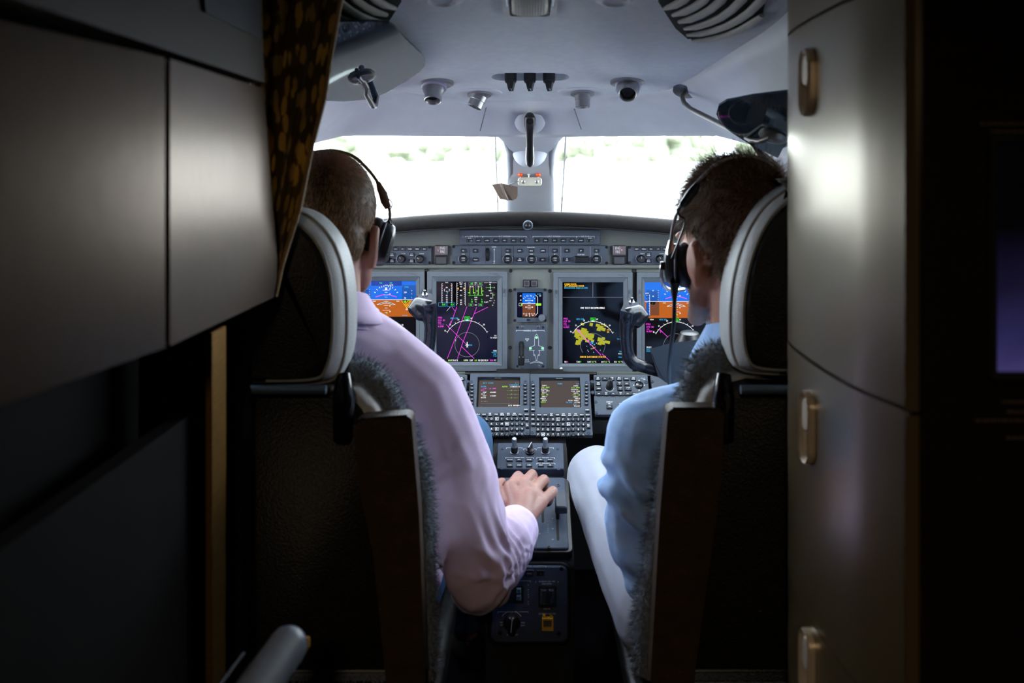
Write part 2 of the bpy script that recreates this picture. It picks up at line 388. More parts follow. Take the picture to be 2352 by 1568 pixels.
# ------------------------------------------------------------------ cabin shell
mb = MB(); mb.box((0, .3, -.03), (1.7, 5.6, .06)); struct('floor', mb, M_carpet)
mb = MB(); mb.box((-.745, -.45, .9), (.05, 3.6, 1.9)); struct('wall_left', mb, M_wall)
mb = MB(); mb.box((.745, -.45, .9), (.05, 3.6, 1.9)); struct('wall_right', mb, M_wall)
mb = MB(); mb.box((0, -2.22, .9), (1.6, .05, 1.9)); struct('wall_back', mb, M_wall)
mb = MB(); mb.box((0, -.5, ZC + .40), (1.6, 3.5, .06)); struct('ceiling_cabin', mb, M_lamd)
for s, nm in ((-1, 'wall_left_bulkhead'), (1, 'wall_right_bulkhead')):
    mb = MB(); mb.box((s * .585, 1.33, .87), (.37, .03, 1.84)); struct(nm, mb, M_wall)
    mb = MB(); mb.box((s * .69, 2.15, (ZC - .20) / 2), (.05, 1.66, ZC - .20)); struct(('wall_left' if s < 0 else 'wall_right') + '_cockpit', mb, M_wall)
mb = MB(); mb.box((0, 2.98, .541), (1.42, .04, 1.102)); struct('wall_front', mb, M_blackm)
# headliner
def zh(x, y): return ZC + .529 - .17 * y - .12 * x * x
EDGE = [(0, 2.2), (.10, 2.188), (.183, 2.155), (.25, 2.11), (.3115, 2.05), (.36, 1.87), (.4277, 1.571), (.452, 1.10)]
def yF(x):
    x = abs(x)
    for (a, b), (c, d) in zip(EDGE[:-1], EDGE[1:]):
        if x <= c: return b + (d - b) * (x - a) / (c - a)
    return 1.09
xs = np.unique(np.concatenate([np.linspace(-.45, .45, 61)])); rows = []
for x in xs:
    y1 = yF(x); rows.append([(x, 1.06 + (y1 - 1.06) * k / 40, zh(x, 1.06 + (y1 - 1.06) * k / 40) + (.006 * max(0, (k - 37) / 3) ** 2)) for k in range(41)])
mb = MB(); mb.grid(rows, flip=True)
hl = struct('ceiling', mb, M_head, fix=False)
m_ = hl.modifiers.new('s', 'SOLIDIFY'); m_.thickness = .03; m_.offset = 1
# recess for the dimmer knobs
Hn = Vector((0, -.17, -1)).normalized()
hp = Pl(P(1217, 182, 2.02), Hn, Vector((0, 1, 0)).cross(Hn).cross(Hn) * -1)
def on_head(u, v):
    """point of the headliner in the direction of a photo pixel"""
    d = Vector(((u - U0) / F, 1, -(v - V0) / F)); Y = 2.0
    for _ in range(20): Y = (.529 - .12 * (d.x * Y) ** 2) / (d.z + .17)
    return Vector((0, 0, ZC)) + d * Y
ca = on_head(1162, 178); cb = on_head(1275, 178)
mb = MB(); R_ = .030
pts = [(cb.x + R_ * math.cos(a), ca.y - .004 + R_ * math.sin(a)) for a in np.linspace(-PI / 2, PI / 2, 9)] + [(ca.x + R_ * math.cos(a), ca.y - .004 + R_ * math.sin(a)) for a in np.linspace(PI / 2, 3 * PI / 2, 9)]
mb.prism([(x, y, ca.z - .03) for x, y in pts], [(x, y, ca.z + .010) for x, y in pts])
cut = mb.build('recess_cutter', M_head, None, smooth=False)
bo = hl.modifiers.new('c', 'BOOLEAN'); bo.operation = 'DIFFERENCE'; bo.object = cut; bo.solver = 'EXACT'
dg = bpy.context.evaluated_depsgraph_get(); nm_ = bpy.data.meshes.new_from_object(hl.evaluated_get(dg))
hl.modifiers.clear(); old = hl.data; hl.data = nm_; bpy.data.meshes.remove(old); bpy.data.objects.remove(cut); smooth_mesh(hl.data, .5)
# window surround trim
TR = [((0, 2.2), (1217, 300, 2.25)), ((.05, 2.197), (1280, 300, 2.25)), ((.10, 2.188), (1335, 298, 2.25)), ((.183, 2.155), (1430, 297, 2.22)), ((.25, 2.11), (1545, 296, 2.18)), ((.3115, 2.05), (1640, 296, 2.13)),
      ((.36, 1.87), (1745, 322, 1.95)), ((.4277, 1.571), (1812, 376, 1.70))]
BE = []
for s, nm in ((1, 'trim_1'), (-1, 'trim_2')):
    mb = MB(); rows = []
    for (x, y), (u, v, Y) in TR:
        a = Vector((x * .97, y - .03, zh(x, y) + .018)); b = P(u, v, Y); rows.append((a, b))
    rows.append((Vector((.452, 1.10, zh(.452, 1.10))), Vector((.62, 1.24, ZC - .05))))
    g = []
    for a, b in rows:
        o = Vector((b.x, b.y, 0)) - Vector((0, 1.4, 0)); o = Vector((o.x, o.y, 0)).normalized() if b.y < 2.2 else Vector((0, 1, 0))
        mid = (a + b) / 2 + Vector((0, 0, .006)) + o * .004
        r_ = [a, a * .6 + mid * .4, mid, mid * .4 + b * .6, b, b + o * .012 + Vector((0, 0, -.004)), b + o * .03 + Vector((0, 0, .012))]
        if s < 0: r_ = [Vector((-q.x, q.y, q.z)) for q in r_]
        g.append(r_)
        if s > 0: BE.append(b)
    mb.grid(g, flip=(s > 0)); o = struct(nm, mb, M_trim, fix=False, ang=.5)
    m_ = o.modifiers.new('s', 'SOLIDIFY'); m_.thickness = .012; m_.offset = 1 if False else -1
    # dark joint beside the centre post
    mb = MB(); mb.tube([P(1317, 243, 2.175), P(1335, 297, 2.222)] if s > 0 else [P(1117, 245, 2.175), P(1103, 300, 2.222)], .0013, 6)
    mb.build('joint', mat('joint_shadow_grey', (120, 122, 135), .8), o)
# centre post
SEC = [(243, 1112, 1324, 2.195), (272, 1108, 1329, 2.225), (298, 1104, 1334, 2.252), (303, 1122, 1314, 2.262), (312, 1142, 1297, 2.28), (325, 1153, 1286, 2.32), (350, 1160, 1278, 2.39), (400, 1163, 1274, 2.52), (487, 1162, 1276, 2.75), (525, 1145, 1292, 2.83)]
mb = MB(); rows = []
for v, a, b, Y in SEC:
    pa = P(a, v, Y); pb = P(b, v, Y); wd = pb.x - pa.x
    prof = [(-.5, .05), (-.5, .02), (-.47, .006), (-.40, 0), (-.25, -.006), (0, -.009), (.25, -.006), (.40, 0), (.47, .006), (.5, .02), (.5, .05)]
    rows.append([Vector(((pa.x + pb.x) / 2 + q * wd, Y + h, pa.z)) for q, h in prof])
mb.grid(rows); struct('trim_3', mb, M_post, fix=False, ang=.9)
# windshield panes and side windows (frames go round them)
sill = [Vector((.075, 2.80, ZC - .125)), Vector((.10, 2.82, ZC - .13)), Vector((.22, 2.82, ZC - .14)), Vector((.36, 2.76, ZC - .15)), Vector((.50, 2.62, ZC - .16)), Vector((.60, 2.40, ZC - .17)), Vector((.655, 2.05, ZC - .19)), Vector((.665, 1.70, ZC - .20)), Vector((.665, 1.32, ZC - .20))]
n_ = 0
for s in (1, -1):
    tp = [Vector((s * q.x, q.y + .02, q.z)) for q in BE]; bt = [Vector((s * q.x, q.y, q.z)) for q in sill]
    for a, b in ((0, 7), (7, 9)):
        n_ += 1; mb = MB(); mb.grid([[t_ * (1 - k / 6) + c_ * (k / 6) for k in range(7)] for t_, c_ in zip(tp[max(a - (1 if a else 0), 0):b], bt[max(a - (1 if a else 0), 0):b])], flip=s < 0)
        o = struct('window_%d' % n_, mb, M_pane, fix=False)
        fr = MB()
        if a == 0:
            if s > 0: fr.tube([P(1300, 303, 2.30), P(1296, 380, 2.5), P(1289, 487, 2.78)], .0022, 6)
            else: fr.tube([P(1137, 303, 2.30), P(1140, 380, 2.5), P(1144, 487, 2.78)], .0018, 6)
        fr.tube([tp[6], (tp[6] + bt[6]) / 2 + Vector((s * .01, 0, 0)), bt[6]], .018, 8)
        fr.build('window_frame' if a else 'window_seal', M_black if a == 0 else M_trim, o)
# ------------------------------------------------------------------ glareshield
t = thing('glareshield', 'dark padded glareshield roll along the top of the instrument panel', 'glareshield', P(1217, 520, 2.4))
top = [(860, 505), (960, 496), (1060, 490), (1160, 487), (1217, 486.5), (1300, 488), (1400, 493), (1500, 501), (1600, 510)]
bot = [(860, 541), (960, 531), (1060, 526), (1160, 523), (1217, 522.5), (1300, 524), (1400, 528), (1500, 536), (1600, 546)]
def interp(a, u):
    for (x, y), (x2, y2) in zip(a[:-1], a[1:]):
        if x <= u <= x2: return y + (y2 - y) * (u - x) / (x2 - x)
    return a[0][1] + (a[0][0] - u) * .09 if u < a[0][0] else a[-1][1] + (u - a[-1][0]) * .09
rows = []
for u in range(620, 1830, 30):
    vt = interp(top, u); vb = interp(bot, u); Yf = 2.30 - .0000002 * (u - 1217) ** 2; z0 = P(u, vt, Yf).z; z1 = P(u, vb, Yf).z; x = P(u, vt, Yf).x; hh = z0 - z1
    row = [(x * 1.05, 2.965, z0 - .06), (x * 1.01, 2.5, z0 - .025), (x, Yf + .10, z0 - .002)]
    row += [(x, Yf + .02 - .02 * math.sin(a), z1 + hh * .5 + hh * .5 * math.cos(a)) for a in np.linspace(.15, PI * .82, 9)]
    row += [(x, Yf + .03, z1 + .003), (x, 2.42, z1 + .004)]
    rows.append(row)
mb = MB(); mb.grid(rows); o = mb.build('padded_roll', M_glare, t, fix=False, ang=1.2)
mb = MB(); mb.tube([(r[-3][0], r[-3][1] - .001, r[-3][2] - .001) for r in rows], .0022, 6); mb.build('piping', M_blackm, o)
# aircraft nose ahead of the windshield, below the sight line
rows = []
for k in range(14):
    s_ = k / 13; y = 3.01 + 2.1 * s_; zc_ = ZC - .17 - .62 * s_ ** 1.7; wd = .70 * (1 - s_ ** 2.2) + .05
    rows.append([(wd * math.sin(a), y, zc_ - .55 * wd * (1 - math.cos(a))) for a in np.linspace(-1.9, 1.9, 21)])
mb = MB(); mb.grid(rows); o = tag(struct('exterior_nose', mb, mat('blue_grey_aircraft_paint', (128, 150, 176), .35, var=.03, vs=3), fix=False), 'blue-grey aircraft nose ahead of the windshield, below the sight line', 'aircraft nose')
t = thing('light_sensor', 'small round black sensor knob in the middle of the glareshield edge', 'sensor', P(1212.5, 518, 2.29))
pl = Pl(P(1212.5, 518, 2.285), (0, -1, .0))
mb = MB(); mb.lathe([(.0125, -.03), (.0125, .0), (.011, .003), (.0085, .003), (.008, .0005), (0, .0005)], pl.o, pl.n, 24); mb.build('collar', M_plate, t)
mb = MB(); mb.lathe([(.0068, -.002), (.0066, .005), (.004, .007), (0, .0072)], pl.o, pl.n, 6); mb.build('hex_cap', M_black, t)
# ------------------------------------------------------------------ emissive print colours
EMC = [('white', (235, 235, 235), 1.35), ('green', (60, 230, 50), 1.35), ('cyan', (50, 165, 215), 1.35), ('magenta', (222, 60, 214), 1.35), ('amber', (240, 180, 40), 1.35), ('red', (225, 60, 30), 1.0),
       ('sky', (16, 112, 236), 1.0), ('earth', (190, 98, 26), 1.0), ('navy', (10, 62, 170), 1.0), ('terrain', (176, 176, 20), 1.0), ('black', (6, 5, 8), 1.0), ('skydim', (24, 88, 180), 1.0), ('earthdim', (120, 70, 44), 1.0), ('lcd', (86, 76, 72), .9), ('night', (7, 9, 34), 1.0), ('lime', (140, 235, 40), 1.35), ('grey', (150, 150, 156), 1.0)]
EM = {n: i for i, (n, c, k) in enumerate(EMC)}
EMATS = [mat('lit_' + n, c, .12, emit=k, spec=.2) for n, c, k in EMC]
M_glass = mat('display_glass', (5, 4, 6), .09, spec=.22, var=.1, emit=0)
class Draw:
    def __init__(s, pl): s.pl = pl; s.mb = MB(); s.k = 0
    def h(s): s.k += 1; return .0005 + .0000016 * s.k
    def t(s, st, u, v, sz, c='white', al='c', sx=.8, mono=0, bold=.02): text(s.mb, s.pl, st, u, v, sz, EM[c], s.h() + .0004, al, sx, mono, bold)
    def l(s, pts, w_=.8, c='white', closed=False): pline(s.mb, s.pl, pts, w_, EM[c], s.h() + .0003, closed)
    def r(s, u0, v0, u1, v1, c): prect(s.mb, s.pl, u0, v0, u1, v1, EM[c], s.h())
    def f(s, pts, c):
        A = sum(p[0] * q[1] - q[0] * p[1] for p, q in zip(pts, pts[1:] + pts[:1]))
        pfill(s.mb, s.pl, pts if A < 0 else pts[::-1], EM[c], s.h())
    def done(s, parent, name='symbology'): return s.mb.build(name, EMATS, parent, smooth=False, fix=False)
PP = Pl(P(1217, 680, 2.40), (0, -1, 0))                           # the instrument panel face
# ------------------------------------------------------------------ instrument panel
t = thing('instrument_panel', 'green-grey metal instrument panel spanning the cockpit below the glareshield', 'panel', P(1217, 855, 2.40))
mb = MB(); pslab(mb, PP, 620, 505, 1810, 612, -.02, .004, 0, .002); mb.build('upper_panel', M_panel, t)
mb = MB(); pslab(mb, PP, 620, 606, 1810, 616, -.02, .012, 0, .003); mb.build('ledge', M_panel, t)
mb = MB(); pslab(mb, PP, 620, 612, 1810, 856, -.02, 0, 0, 0); mb.build('lower_panel', M_panel, t)
for a_, b_ in ((976, 983), (1451, 1462)):
    mb = MB(); pslab(mb, PP, a_, 618, b_, 852, -.018, .0006); mb.build('dark_gap', M_blackm, t)
for u, v in ((1173, 621.5), (1263, 622), (1172.5, 667), (1263, 668), (1172, 798), (1263, 798), (981, 621), (1455, 622), (960, 537), (1484, 541), (1455, 858)):
    screw(t, PP, u, v, 4, M_black, .001)
for (a, b) in ((1031, 1072), (1372, 1520), (905, 1030)):
    pass
mb = MB(); pslab(mb, PP, 620, 852, 1810, 857, -.02, .012, 0, .002); mb.build('lower_lip', M_blackm, t)
# ------------------------------------------------------------------ flight displays
def display(name, label, o, s, brand=True):
    u0, v0, u1, v1 = o
    t = thing(name, label, 'display', PP.hit((u0 + u1) / 2, v1))
    mb = MB(); frame_slab(mb, PP, o, (u0 + 11, v0 + 12, u1 - 11, v1 - 12), 0, .010, .002, 0)
    mb.build('bezel', M_bezel, t, ang=.4)
    mb = MB(); frame_slab(mb, PP, (u0 + 11.6, v0 + 12.6, u1 - 11.6, v1 - 12.6), (s[0], s[1], s[2], s[3]), 0, .0108, .001, 0, .004)
    b = mb.build('inner_frame', M_bezel, t, ang=.4)
    mb = MB(); pslab(mb, PP, s[0] - 1, s[1] - 1, s[2] + 1, s[3] + 1, 0, .0042); g = mb.build('screen', M_glass, t, smooth=False)
    for u in (u0 + 7, u1 - 7):
        mb = MB(); pslab(mb, PP, u - 2.6, v0 + 38, u + 2.6, v0 + 58, .004, .0112, .002, .0006); mb.build('latch', M_bezel, t)
        mb = MB(); pslab(mb, PP, u - 1.3, v0 + 40, u + 1.3, v0 + 49, .010, .0135, .001, .0005); mb.build('latch_lever', M_screw, t)
    mb = MB(); text(mb, PP, 'Rockwell', u1 - 27, v0 + 6.2, 1.9, 0, .0103); text(mb, PP, 'Collins', u1 - 20, v0 + 8.6, 1.9, 0, .0103); mb.build('maker_print', M_black, t, smooth=False, fix=False)
    dr = Draw(Pl(PP.o + PP.n * .004, PP.n)); return t, g, dr
def compass(d, cu, cv, r, ring=True, full=False):
    d.l(parc(cu, cv, r, -62, 62, 40), .9)
    for a in range(-60, 61, 10):
        k = 3.2 if a % 30 == 0 else 2
        sa, ca_ = math.sin(math.radians(a)), math.cos(math.radians(a)); d.l([(cu + r * sa, cv - r * ca_), (cu + (r + k) * sa, cv - (r + k) * ca_)], .8)
    for a, s_ in ((-60, '18'), (-42, '21'), (-20, '24'), (10, 'W'), (42, '30')):
        sa, ca_ = math.sin(math.radians(a)), math.cos(math.radians(a)); d.t(s_, cu + (r + 6) * sa, cv - (r + 6) * ca_, 3.6)
    if ring: d.l(parc(cu, cv + 3, r * .54, 0, 360, 40) if full else parc(cu, cv + 3, r * .54, -125, 125, 40), .7, 'grey')
def att(d, cu, vh, x0, y0, x1, y1):
    """attitude half of a primary display: centre cu, horizon vh"""
    d.r(x0, y0, x1, vh, 'sky'); d.r(x0, vh, x1, y1, 'earth')
    d.r(x0 + 3, y0 + 18, x0 + 12, vh + 34, 'skydim'); d.r(x0 + 12.5, y0 + 19, x0 + 33, vh, 'skydim'); d.r(x0 + 12.5, vh, x0 + 33, vh + 32, 'earthdim')
    d.r(cu - 34, y0, cu + 36, y0 + 10.5, 'navy'); d.r(x1 - 32, y0 + 9, x1, vh, 'skydim')
    d.l([(x0, vh), (x1, vh)], .9)
    d.t('TO', cu - 12, y0 + 4.5, 3.6, 'green'); d.t('TO', cu + 11, y0 + 4.5, 3.6, 'green'); d.t('ALTS', cu + 12, y0 + 9, 3.2); d.l([(cu - 3, y0 + 9), (cu + 4, y0 + 9)], 1.2)
    d.f([(cu - 3, y0 + 20), (cu + 3, y0 + 20), (cu + 1, y0 + 14), (cu - 1, y0 + 14)], 'white')
    for a in (-60, -45, -30, -20, -10, 10, 20, 30, 45, 60):
        r = 28; sa, ca_ = math.sin(math.radians(a)), math.cos(math.radians(a)); c = (cu + r * sa, vh - 2 - r * ca_); d.l([c, (cu + (r + 3.4) * sa, vh - 2 - (r + 3.4) * ca_)], 1.1)
    for k, wd in ((6, 3), (11, 5), (17, 3), (22, 8), (27, 3)):
        d.l([(cu - wd, vh - k), (cu + wd, vh - k)], .7)
        if k < 30: d.l([(cu - wd, vh + k + 2), (cu + wd, vh + k + 2)], .7)
    d.t('10', cu + 9, vh - 13, 3, 'white'); d.t('20', cu + 9, vh - 25, 3, 'white'); d.t('10', cu + 9, vh + 14, 3); d.t('20', cu + 9, vh + 27, 3)
    for s in (-1, 1):
        d.l([(cu + s * 5, vh - 12), (cu + s * 24, vh - 6.5)], 1.5, 'magenta')
        d.f([(cu + s * 1, vh + 4), (cu + s * 21, vh + 11), (cu + s * 16, vh + 11.5), (cu + s * 1, vh + 6)], 'black'); d.l([(cu, vh + 3.5), (cu + s * 21, vh + 11), (cu + s * 15, vh + 11.5), (cu, vh + 6.4)], .8)
        d.l([(cu + s * 30, vh + 3.5), (cu + s * 24, vh + 3.5)], 1.3)
    d.t('0', cu + 2, vh + 31, 4, 'lime')
    for k in range(7): d.l([(x0 + 30, y0 + 19 + k * 4), (x0 + 32, y0 + 19 + k * 4)], .6); d.l([(x0 + 11, y0 + 30 + k * 6), (x0 + 9, y0 + 30 + k * 6)], .6)
    d.l([(x0 + 11, y0 + 28), (x0 + 11, vh + 31)], .6); d.t('60', x0 + 19, y0 + 19, 2.6); d.t('40', x0 + 19, y0 + 32, 3); d.t('AOA', x0 + 5.5, y0 + 25, 3)
    for k in range(3): d.t('%d' % k, x0 + 5, y0 + 30 + k * 8, 2.6)
    d.f([(x0 + 13, vh + 1), (x0 + 22, vh + 1), (x0 + 22, vh - 1.5), (x0 + 25, vh + 3), (x0 + 22, vh + 8), (x0 + 13, vh + 6)], 'black'); d.t('--', x0 + 18, vh + 3.4, 3, 'green')
# left primary flight display
t, g, d = display('flight_display', "large screen with blue and orange attitude picture beside the pink-shirted pilot's collar", (795, 622, 976, 850), (818, 645, 955.5, 830))
d.r(818, 727, 955.5, 830, 'black'); att(d, 887, 688, 818, 645.5, 955.5, 727)
d.t('200', 931, 671, 3.4); d.t('100', 931, 684, 3); d.r(925, 687, 939, 697, 'black'); d.t('10', 931, 692, 5, 'green'); d.t('00', 938, 690, 3, 'green'); d.t('7500', 934, 659, 4, 'cyan')
for k in range(8): d.l([(923 + k * 4, 691), (min(923 + k * 4 + 22, 955), 691 + min(30, (955 - 923 - k * 4) * 1.35))], 1.3, 'amber')
d.t('1000', 936, 710, 3.4); d.t('30.02 IN', 930, 724, 2.6, 'cyan')
for s_, v in (('4', 667), ('2', 674), ('1', 683)): d.t(s_, 946, v, 2.8)
pbox(d.mb, d.pl, 880.5, 727.5, 891, 734, .7, EM['green'], d.h()); d.t('255', 886, 730.8, 4.6, 'green')
compass(d, 886, 789, 52); d.t('TFC', 948, 770, 3.4, 'cyan'); d.t('TA ONLY', 946, 775, 3.2, 'cyan')
d.done(g)
# left multifunction display
t, g, d = display('flight_display', 'large screen with engine gauges above a magenta route map, between yoke and landing gear panel', (982, 622, 1165, 850), (1003, 646, 1142, 830))
d.r(1003.5, 703, 1141.5, 829, 'night'); d.t('N1 %', 1026.5, 648.5, 2.6)
for x in (1015, 1038):
    s = 1 if x < 1026 else -1
    d.l([(x, 651), (x, 694)], .8)
    for k in range(9): d.l([(x, 651 + k * 5.4), (x + s * -2 + s * 4, 651 + k * 5.4)], .7)
    d.f([(x, 655), (x + s * 3, 654), (x + s * 3, 657)], 'red')
for k, s_ in enumerate(('100', '90', '80', '60', '40', '20')): d.t(s_, 1026.5, 660 + (0, 9, 18, 23, 28, 33)[k], 3, 'white')
d.l([(1022, 663), (1020, 665), (1022, 669)], .9, 'white'); d.l([(1031, 663), (1033, 665), (1031, 669)], .9, 'white'); d.f([(1026, 672), (1029, 670), (1027, 676)], 'cyan')
for x in (1007, 1027): pbox(d.mb, d.pl, x, 695, x + 17.5, 703, .6, EM['cyan'], d.h()); d.t('0.0', x + 12, 699, 4.4, 'green', bold=.03)
d.t('ITT°C', 1059, 648.5, 2.6)
for x in (1049.5, 1068.5):
    s = 1 if x < 1059 else -1; d.l([(x - s * 1.5, 701), (x, 699), (x, 651), (x - s * 0, 649)], .8)
    for k in range(10): d.l([(x, 651 + k * 5), (x + s * 2.2, 651 + k * 5)], .7)
    d.f([(x, 662), (x + s * 4, 660), (x + s * 4, 665)], 'amber')
for k, (s_, v) in enumerate((('1000', 652), ('900', 658), ('800', 666.5), ('700', 678), ('500', 689), ('400', 694), ('200', 698.5))): d.t(s_, 1059, v, 2.7, 'white')
d.t('N2', 1093, 649, 2.6); d.t('%', 1093, 652.5, 2.4)
for x, s_ in ((1077, '0.0'), (1096.5, '0.0')): pbox(d.mb, d.pl, x, 648, x + 12.5, 653.5, .5, EM['grey'], d.h()); d.t(s_, x + 7, 650.8, 3.6, 'green', bold=.03)
d.t('OIL PSI', 1083, 658, 2.6, 'white'); d.t('OIL °C', 1102, 658, 2.6, 'white'); d.l([(1076, 655.5), (1110, 655.5)], .5, 'grey'); d.l([(1093, 656), (1093, 676)], .6, 'grey')
for x, bv in ((1079.5, 672), (1087, 672), (1098.5, 668), (1106.5, 668)):
    d.l([(x, 660), (x, 674)], 1.3, 'lime'); d.l([(x, 660), (x, 663)], 1.3, 'amber' if x < 1090 else 'lime'); d.l([(x - 4 if x in (1079.5, 1098.5) else x, bv), (x if x in (1079.5, 1098.5) else x + 4, bv)], 1.3, 'lime')
for x, s_ in ((1080, '1'), (1090.5, '1'), (1098, '20'), (1108, '20')): d.t(s_, x, 675.8, 3, 'lime')
d.l([(1076, 678.3), (1110, 678.3)], .7, 'green'); d.t('FUEL', 1093.5, 682.5, 2.8)
for v, a, m_, b in ((687.5, '0', 'PPH', '0'), (692.7, '29', '°C', '28')): d.t(a, 1084, v, 3.4, 'green', bold=.03); d.t(m_, 1093, v, 2.7); d.t(b, 1107, v, 3.4, 'green', bold=.03)
for x in (1076, 1098.5): pbox(d.mb, d.pl, x, 697, x + 11, 702.5, .5, EM['grey'], d.h()); d.t('400', x + 5.5, 699.8, 3.2, 'green', bold=.03)
d.t('LBS', 1093, 699.8, 2.8)
d.t('TRIM', 1126, 648.5, 2.6); d.l([(1112, 649), (1121, 649)], .5); d.l([(1131, 649), (1141, 649)], .5); d.t('AIL', 1126, 653, 2.6); d.t('L', 1117, 660, 2.6); d.t('R', 1136, 660, 2.6)
d.l([(1119, 660), (1134, 660)], .8, 'green'); d.l([(1126, 656), (1126, 664)], .8); d.f([(1124, 660), (1126, 658), (1128, 660), (1126, 662)], 'green'); d.t('RUD', 1126, 667, 2.6)
d.t('ND', 1128, 673, 2.4); d.t('ELEV', 1120, 678.5, 2.8); d.t('NU', 1128, 684.5, 2.4); d.l([(1132, 672), (1132, 685)], .6); d.l([(1131, 677), (1136, 677)], 1.1, 'lime')
d.t('FLAPS', 1117, 693.5, 2.8); d.f([(1124, 689.5), (1132, 690.5), (1124, 691.5)], 'white'); d.t('0', 1135.5, 690, 2.6); d.t('15', 1134.5, 695, 2.6); d.t('35', 1131.5, 700.5, 2.6)
for a, b in (((1049, 704), (1027, 823)), ((1072, 704), (1051, 823)), ((1094, 704), (1079, 753)), ((1080, 753), (1050, 823))): pass
d.l([(1049.5, 704), (1036, 742)], 1.0, 'magenta'); d.l([(1038, 704), (1045, 714)], .9, 'magenta'); d.l([(1036, 737), (1030, 752)], .9, 'magenta')
d.l([(1072.5, 704), (1052, 760), (1027.5, 823)], 1.0, 'magenta'); d.l([(1095, 705), (1063, 786), (1051, 823)], 1.0, 'magenta'); d.l([(1120.5, 705), (1090, 720)], 1.0, 'magenta'); d.l([(1061, 796), (1089, 823)], 1.0, 'magenta'); d.l([(1025, 745), (1070, 789)], .9, 'magenta'); d.l([(1034, 705), (1026, 714)], .6)
d.t('FMS1', 1006.5, 729, 4, 'magenta', 'l'); d.t('DTK 210', 1006.5, 735, 3.6, 'magenta', 'l'); d.t('ATL', 1006.5, 739.5, 3.2, 'magenta', 'l'); d.t('TTG --:--', 1006.5, 743.5, 3, 'magenta', 'l'); d.t('16.3NM', 1006.5, 749, 3.8, 'magenta', 'l')
d.t('HDG 256', 1044, 730.5, 3.8, 'cyan'); pbox(d.mb, d.pl, 1067, 727, 1079, 733.5, .7, EM['green'], d.h()); d.t('255', 1073, 730.2, 4.8, 'green'); d.f([(1069, 734), (1077, 734), (1075, 737), (1071, 737)], 'cyan')
compass(d, 1073, 788, 52, True, True); d.t('5', 1047, 781, 3.4)
d.f([(1072, 786), (1073, 784), (1074, 786), (1074, 790), (1078, 793), (1074, 792.5), (1074, 795.5), (1075.5, 797), (1070.5, 797), (1072, 795.5), (1072, 792.5), (1068, 793), (1072, 790)], 'white'); d.t('KPDK', 1080, 792, 3.4, 'cyan')
d.t('TFC', 1138, 770.5, 3, al='c'); d.t('TA ONLY', 1134, 775.3, 3.1); d.t('TERR', 1137, 805, 3); d.t('WX/LX', 1135.5, 809, 3, 'cyan'); d.t('270/', 1137, 813, 3, 'cyan'); d.t('T 0.0', 1137, 817, 3, 'cyan')
d.r(1003.5, 823.5, 1141.5, 829.7, 'black')
for u, s_, c in ((1008, 'CAB', 'white'), (1017, 'ALT', 'white'), (1033, '800', 'lime'), (1039, 'FT', 'white'), (1047, 'RATE', 'white'), (1066, '0', 'lime'), (1071.5, 'FPM', 'white'), (1083, 'DIFF', 'white'), (1093, '0.0', 'lime'), (1101, 'PSI', 'white'), (1110.5, 'DEST', 'white'), (1118.5, 'ELV', 'white'), (1129, '7838', 'magenta'), (1138, 'FT', 'white')): d.t(s_, u, 827, 3.6, c)
d.l([(1012, 824.5), (1012, 829.5)], .5); d.l([(1106, 824.5), (1106, 829.5)], .5)
d.done(g)
# right multifunction display
t, g, d = display('flight_display', 'large mostly black screen with yellow terrain patches in a white compass arc', (1271, 624, 1452, 852), (1292, 648, 1431, 833.5))
d.l([(1294, 682.5), (1430, 682.5)], .9, 'grey'); d.l([(1361.7, 649), (1361.7, 681.5)], .9, 'grey')
d.t('CABIN DOOR', 1296.5, 652.3, 3.7, 'amber', 'l', bold=.04); d.t('AFT BAGGAGE DOOR', 1296.5, 656.4, 3.7, 'amber', 'l', bold=.04); d.t('PITOT/STATIC COLD L-R-STBY', 1296.5, 660.9, 3.5, 'cyan', 'l', .72, bold=.03)
d.t('FMS TEXT INCOMPATIBLE', 1361.5, 707, 3.9, 'white', bold=.04)
def patch(cu, cv, ws, hs, rot, holes=0):
    ca_, sa = math.cos(rot), math.sin(rot); d.f([(cu + x * ca_ - y * sa, cv + x * sa + y * ca_) for x, y in ((-ws, -hs), (ws, -hs), (ws, hs), (-ws, hs))], 'terrain')
for q in ((1328, 762, 9, 6), (1341, 759, 7, 6), (1336, 768, 12, 5), (1325, 770, 6, 5), (1345, 766, 6, 8), (1327, 775, 5, 3), (1333, 779, 5, 4), (1340, 775, 7, 5), (1350, 770, 6, 6), (1356, 775, 6, 6), (1360, 771, 5, 5), (1349, 783, 5, 3), (1328, 786, 6, 5), (1325, 789, 4, 3), (1338, 744, 4, 3), (1358, 745, 4, 4), (1373, 747, 5, 3.5), (1379, 752, 7, 5), (1375, 757, 5, 3), (1386, 756, 5, 4), (1383, 744, 3.4, 2), (1390, 747, 3, 2.5), (1379, 780, 7, 5), (1383, 786, 7, 5), (1377, 789, 5, 3), (1395, 785.5, 6.5, 3.4), (1386, 777, 4, 3), (1361, 782, 4, 3)):
    patch(q[0], q[1], q[2] * .92, q[3] * .92, .22)
compass(d, 1361.5, 790, 52); d.t('FMS2', 1294.5, 731.5, 4, 'magenta', 'l'); d.t('DTK 210', 1294.5, 737.5, 3.6, 'magenta', 'l'); d.t('ATL', 1294.5, 742, 3.2, 'magenta', 'l'); d.t('TTG --:--', 1294.5, 746, 3, 'magenta', 'l'); d.t('16.3NM', 1294.5, 751, 3.8, 'magenta', 'l')
d.t('HDG 256', 1333, 732.5, 3.8, 'cyan'); pbox(d.mb, d.pl, 1356.5, 729.5, 1368, 736, .7, EM['green'], d.h()); d.t('256', 1362, 732.8, 4.8, 'green'); d.f([(1358, 736.5), (1366, 736.5), (1364, 739), (1360, 739)], 'white')
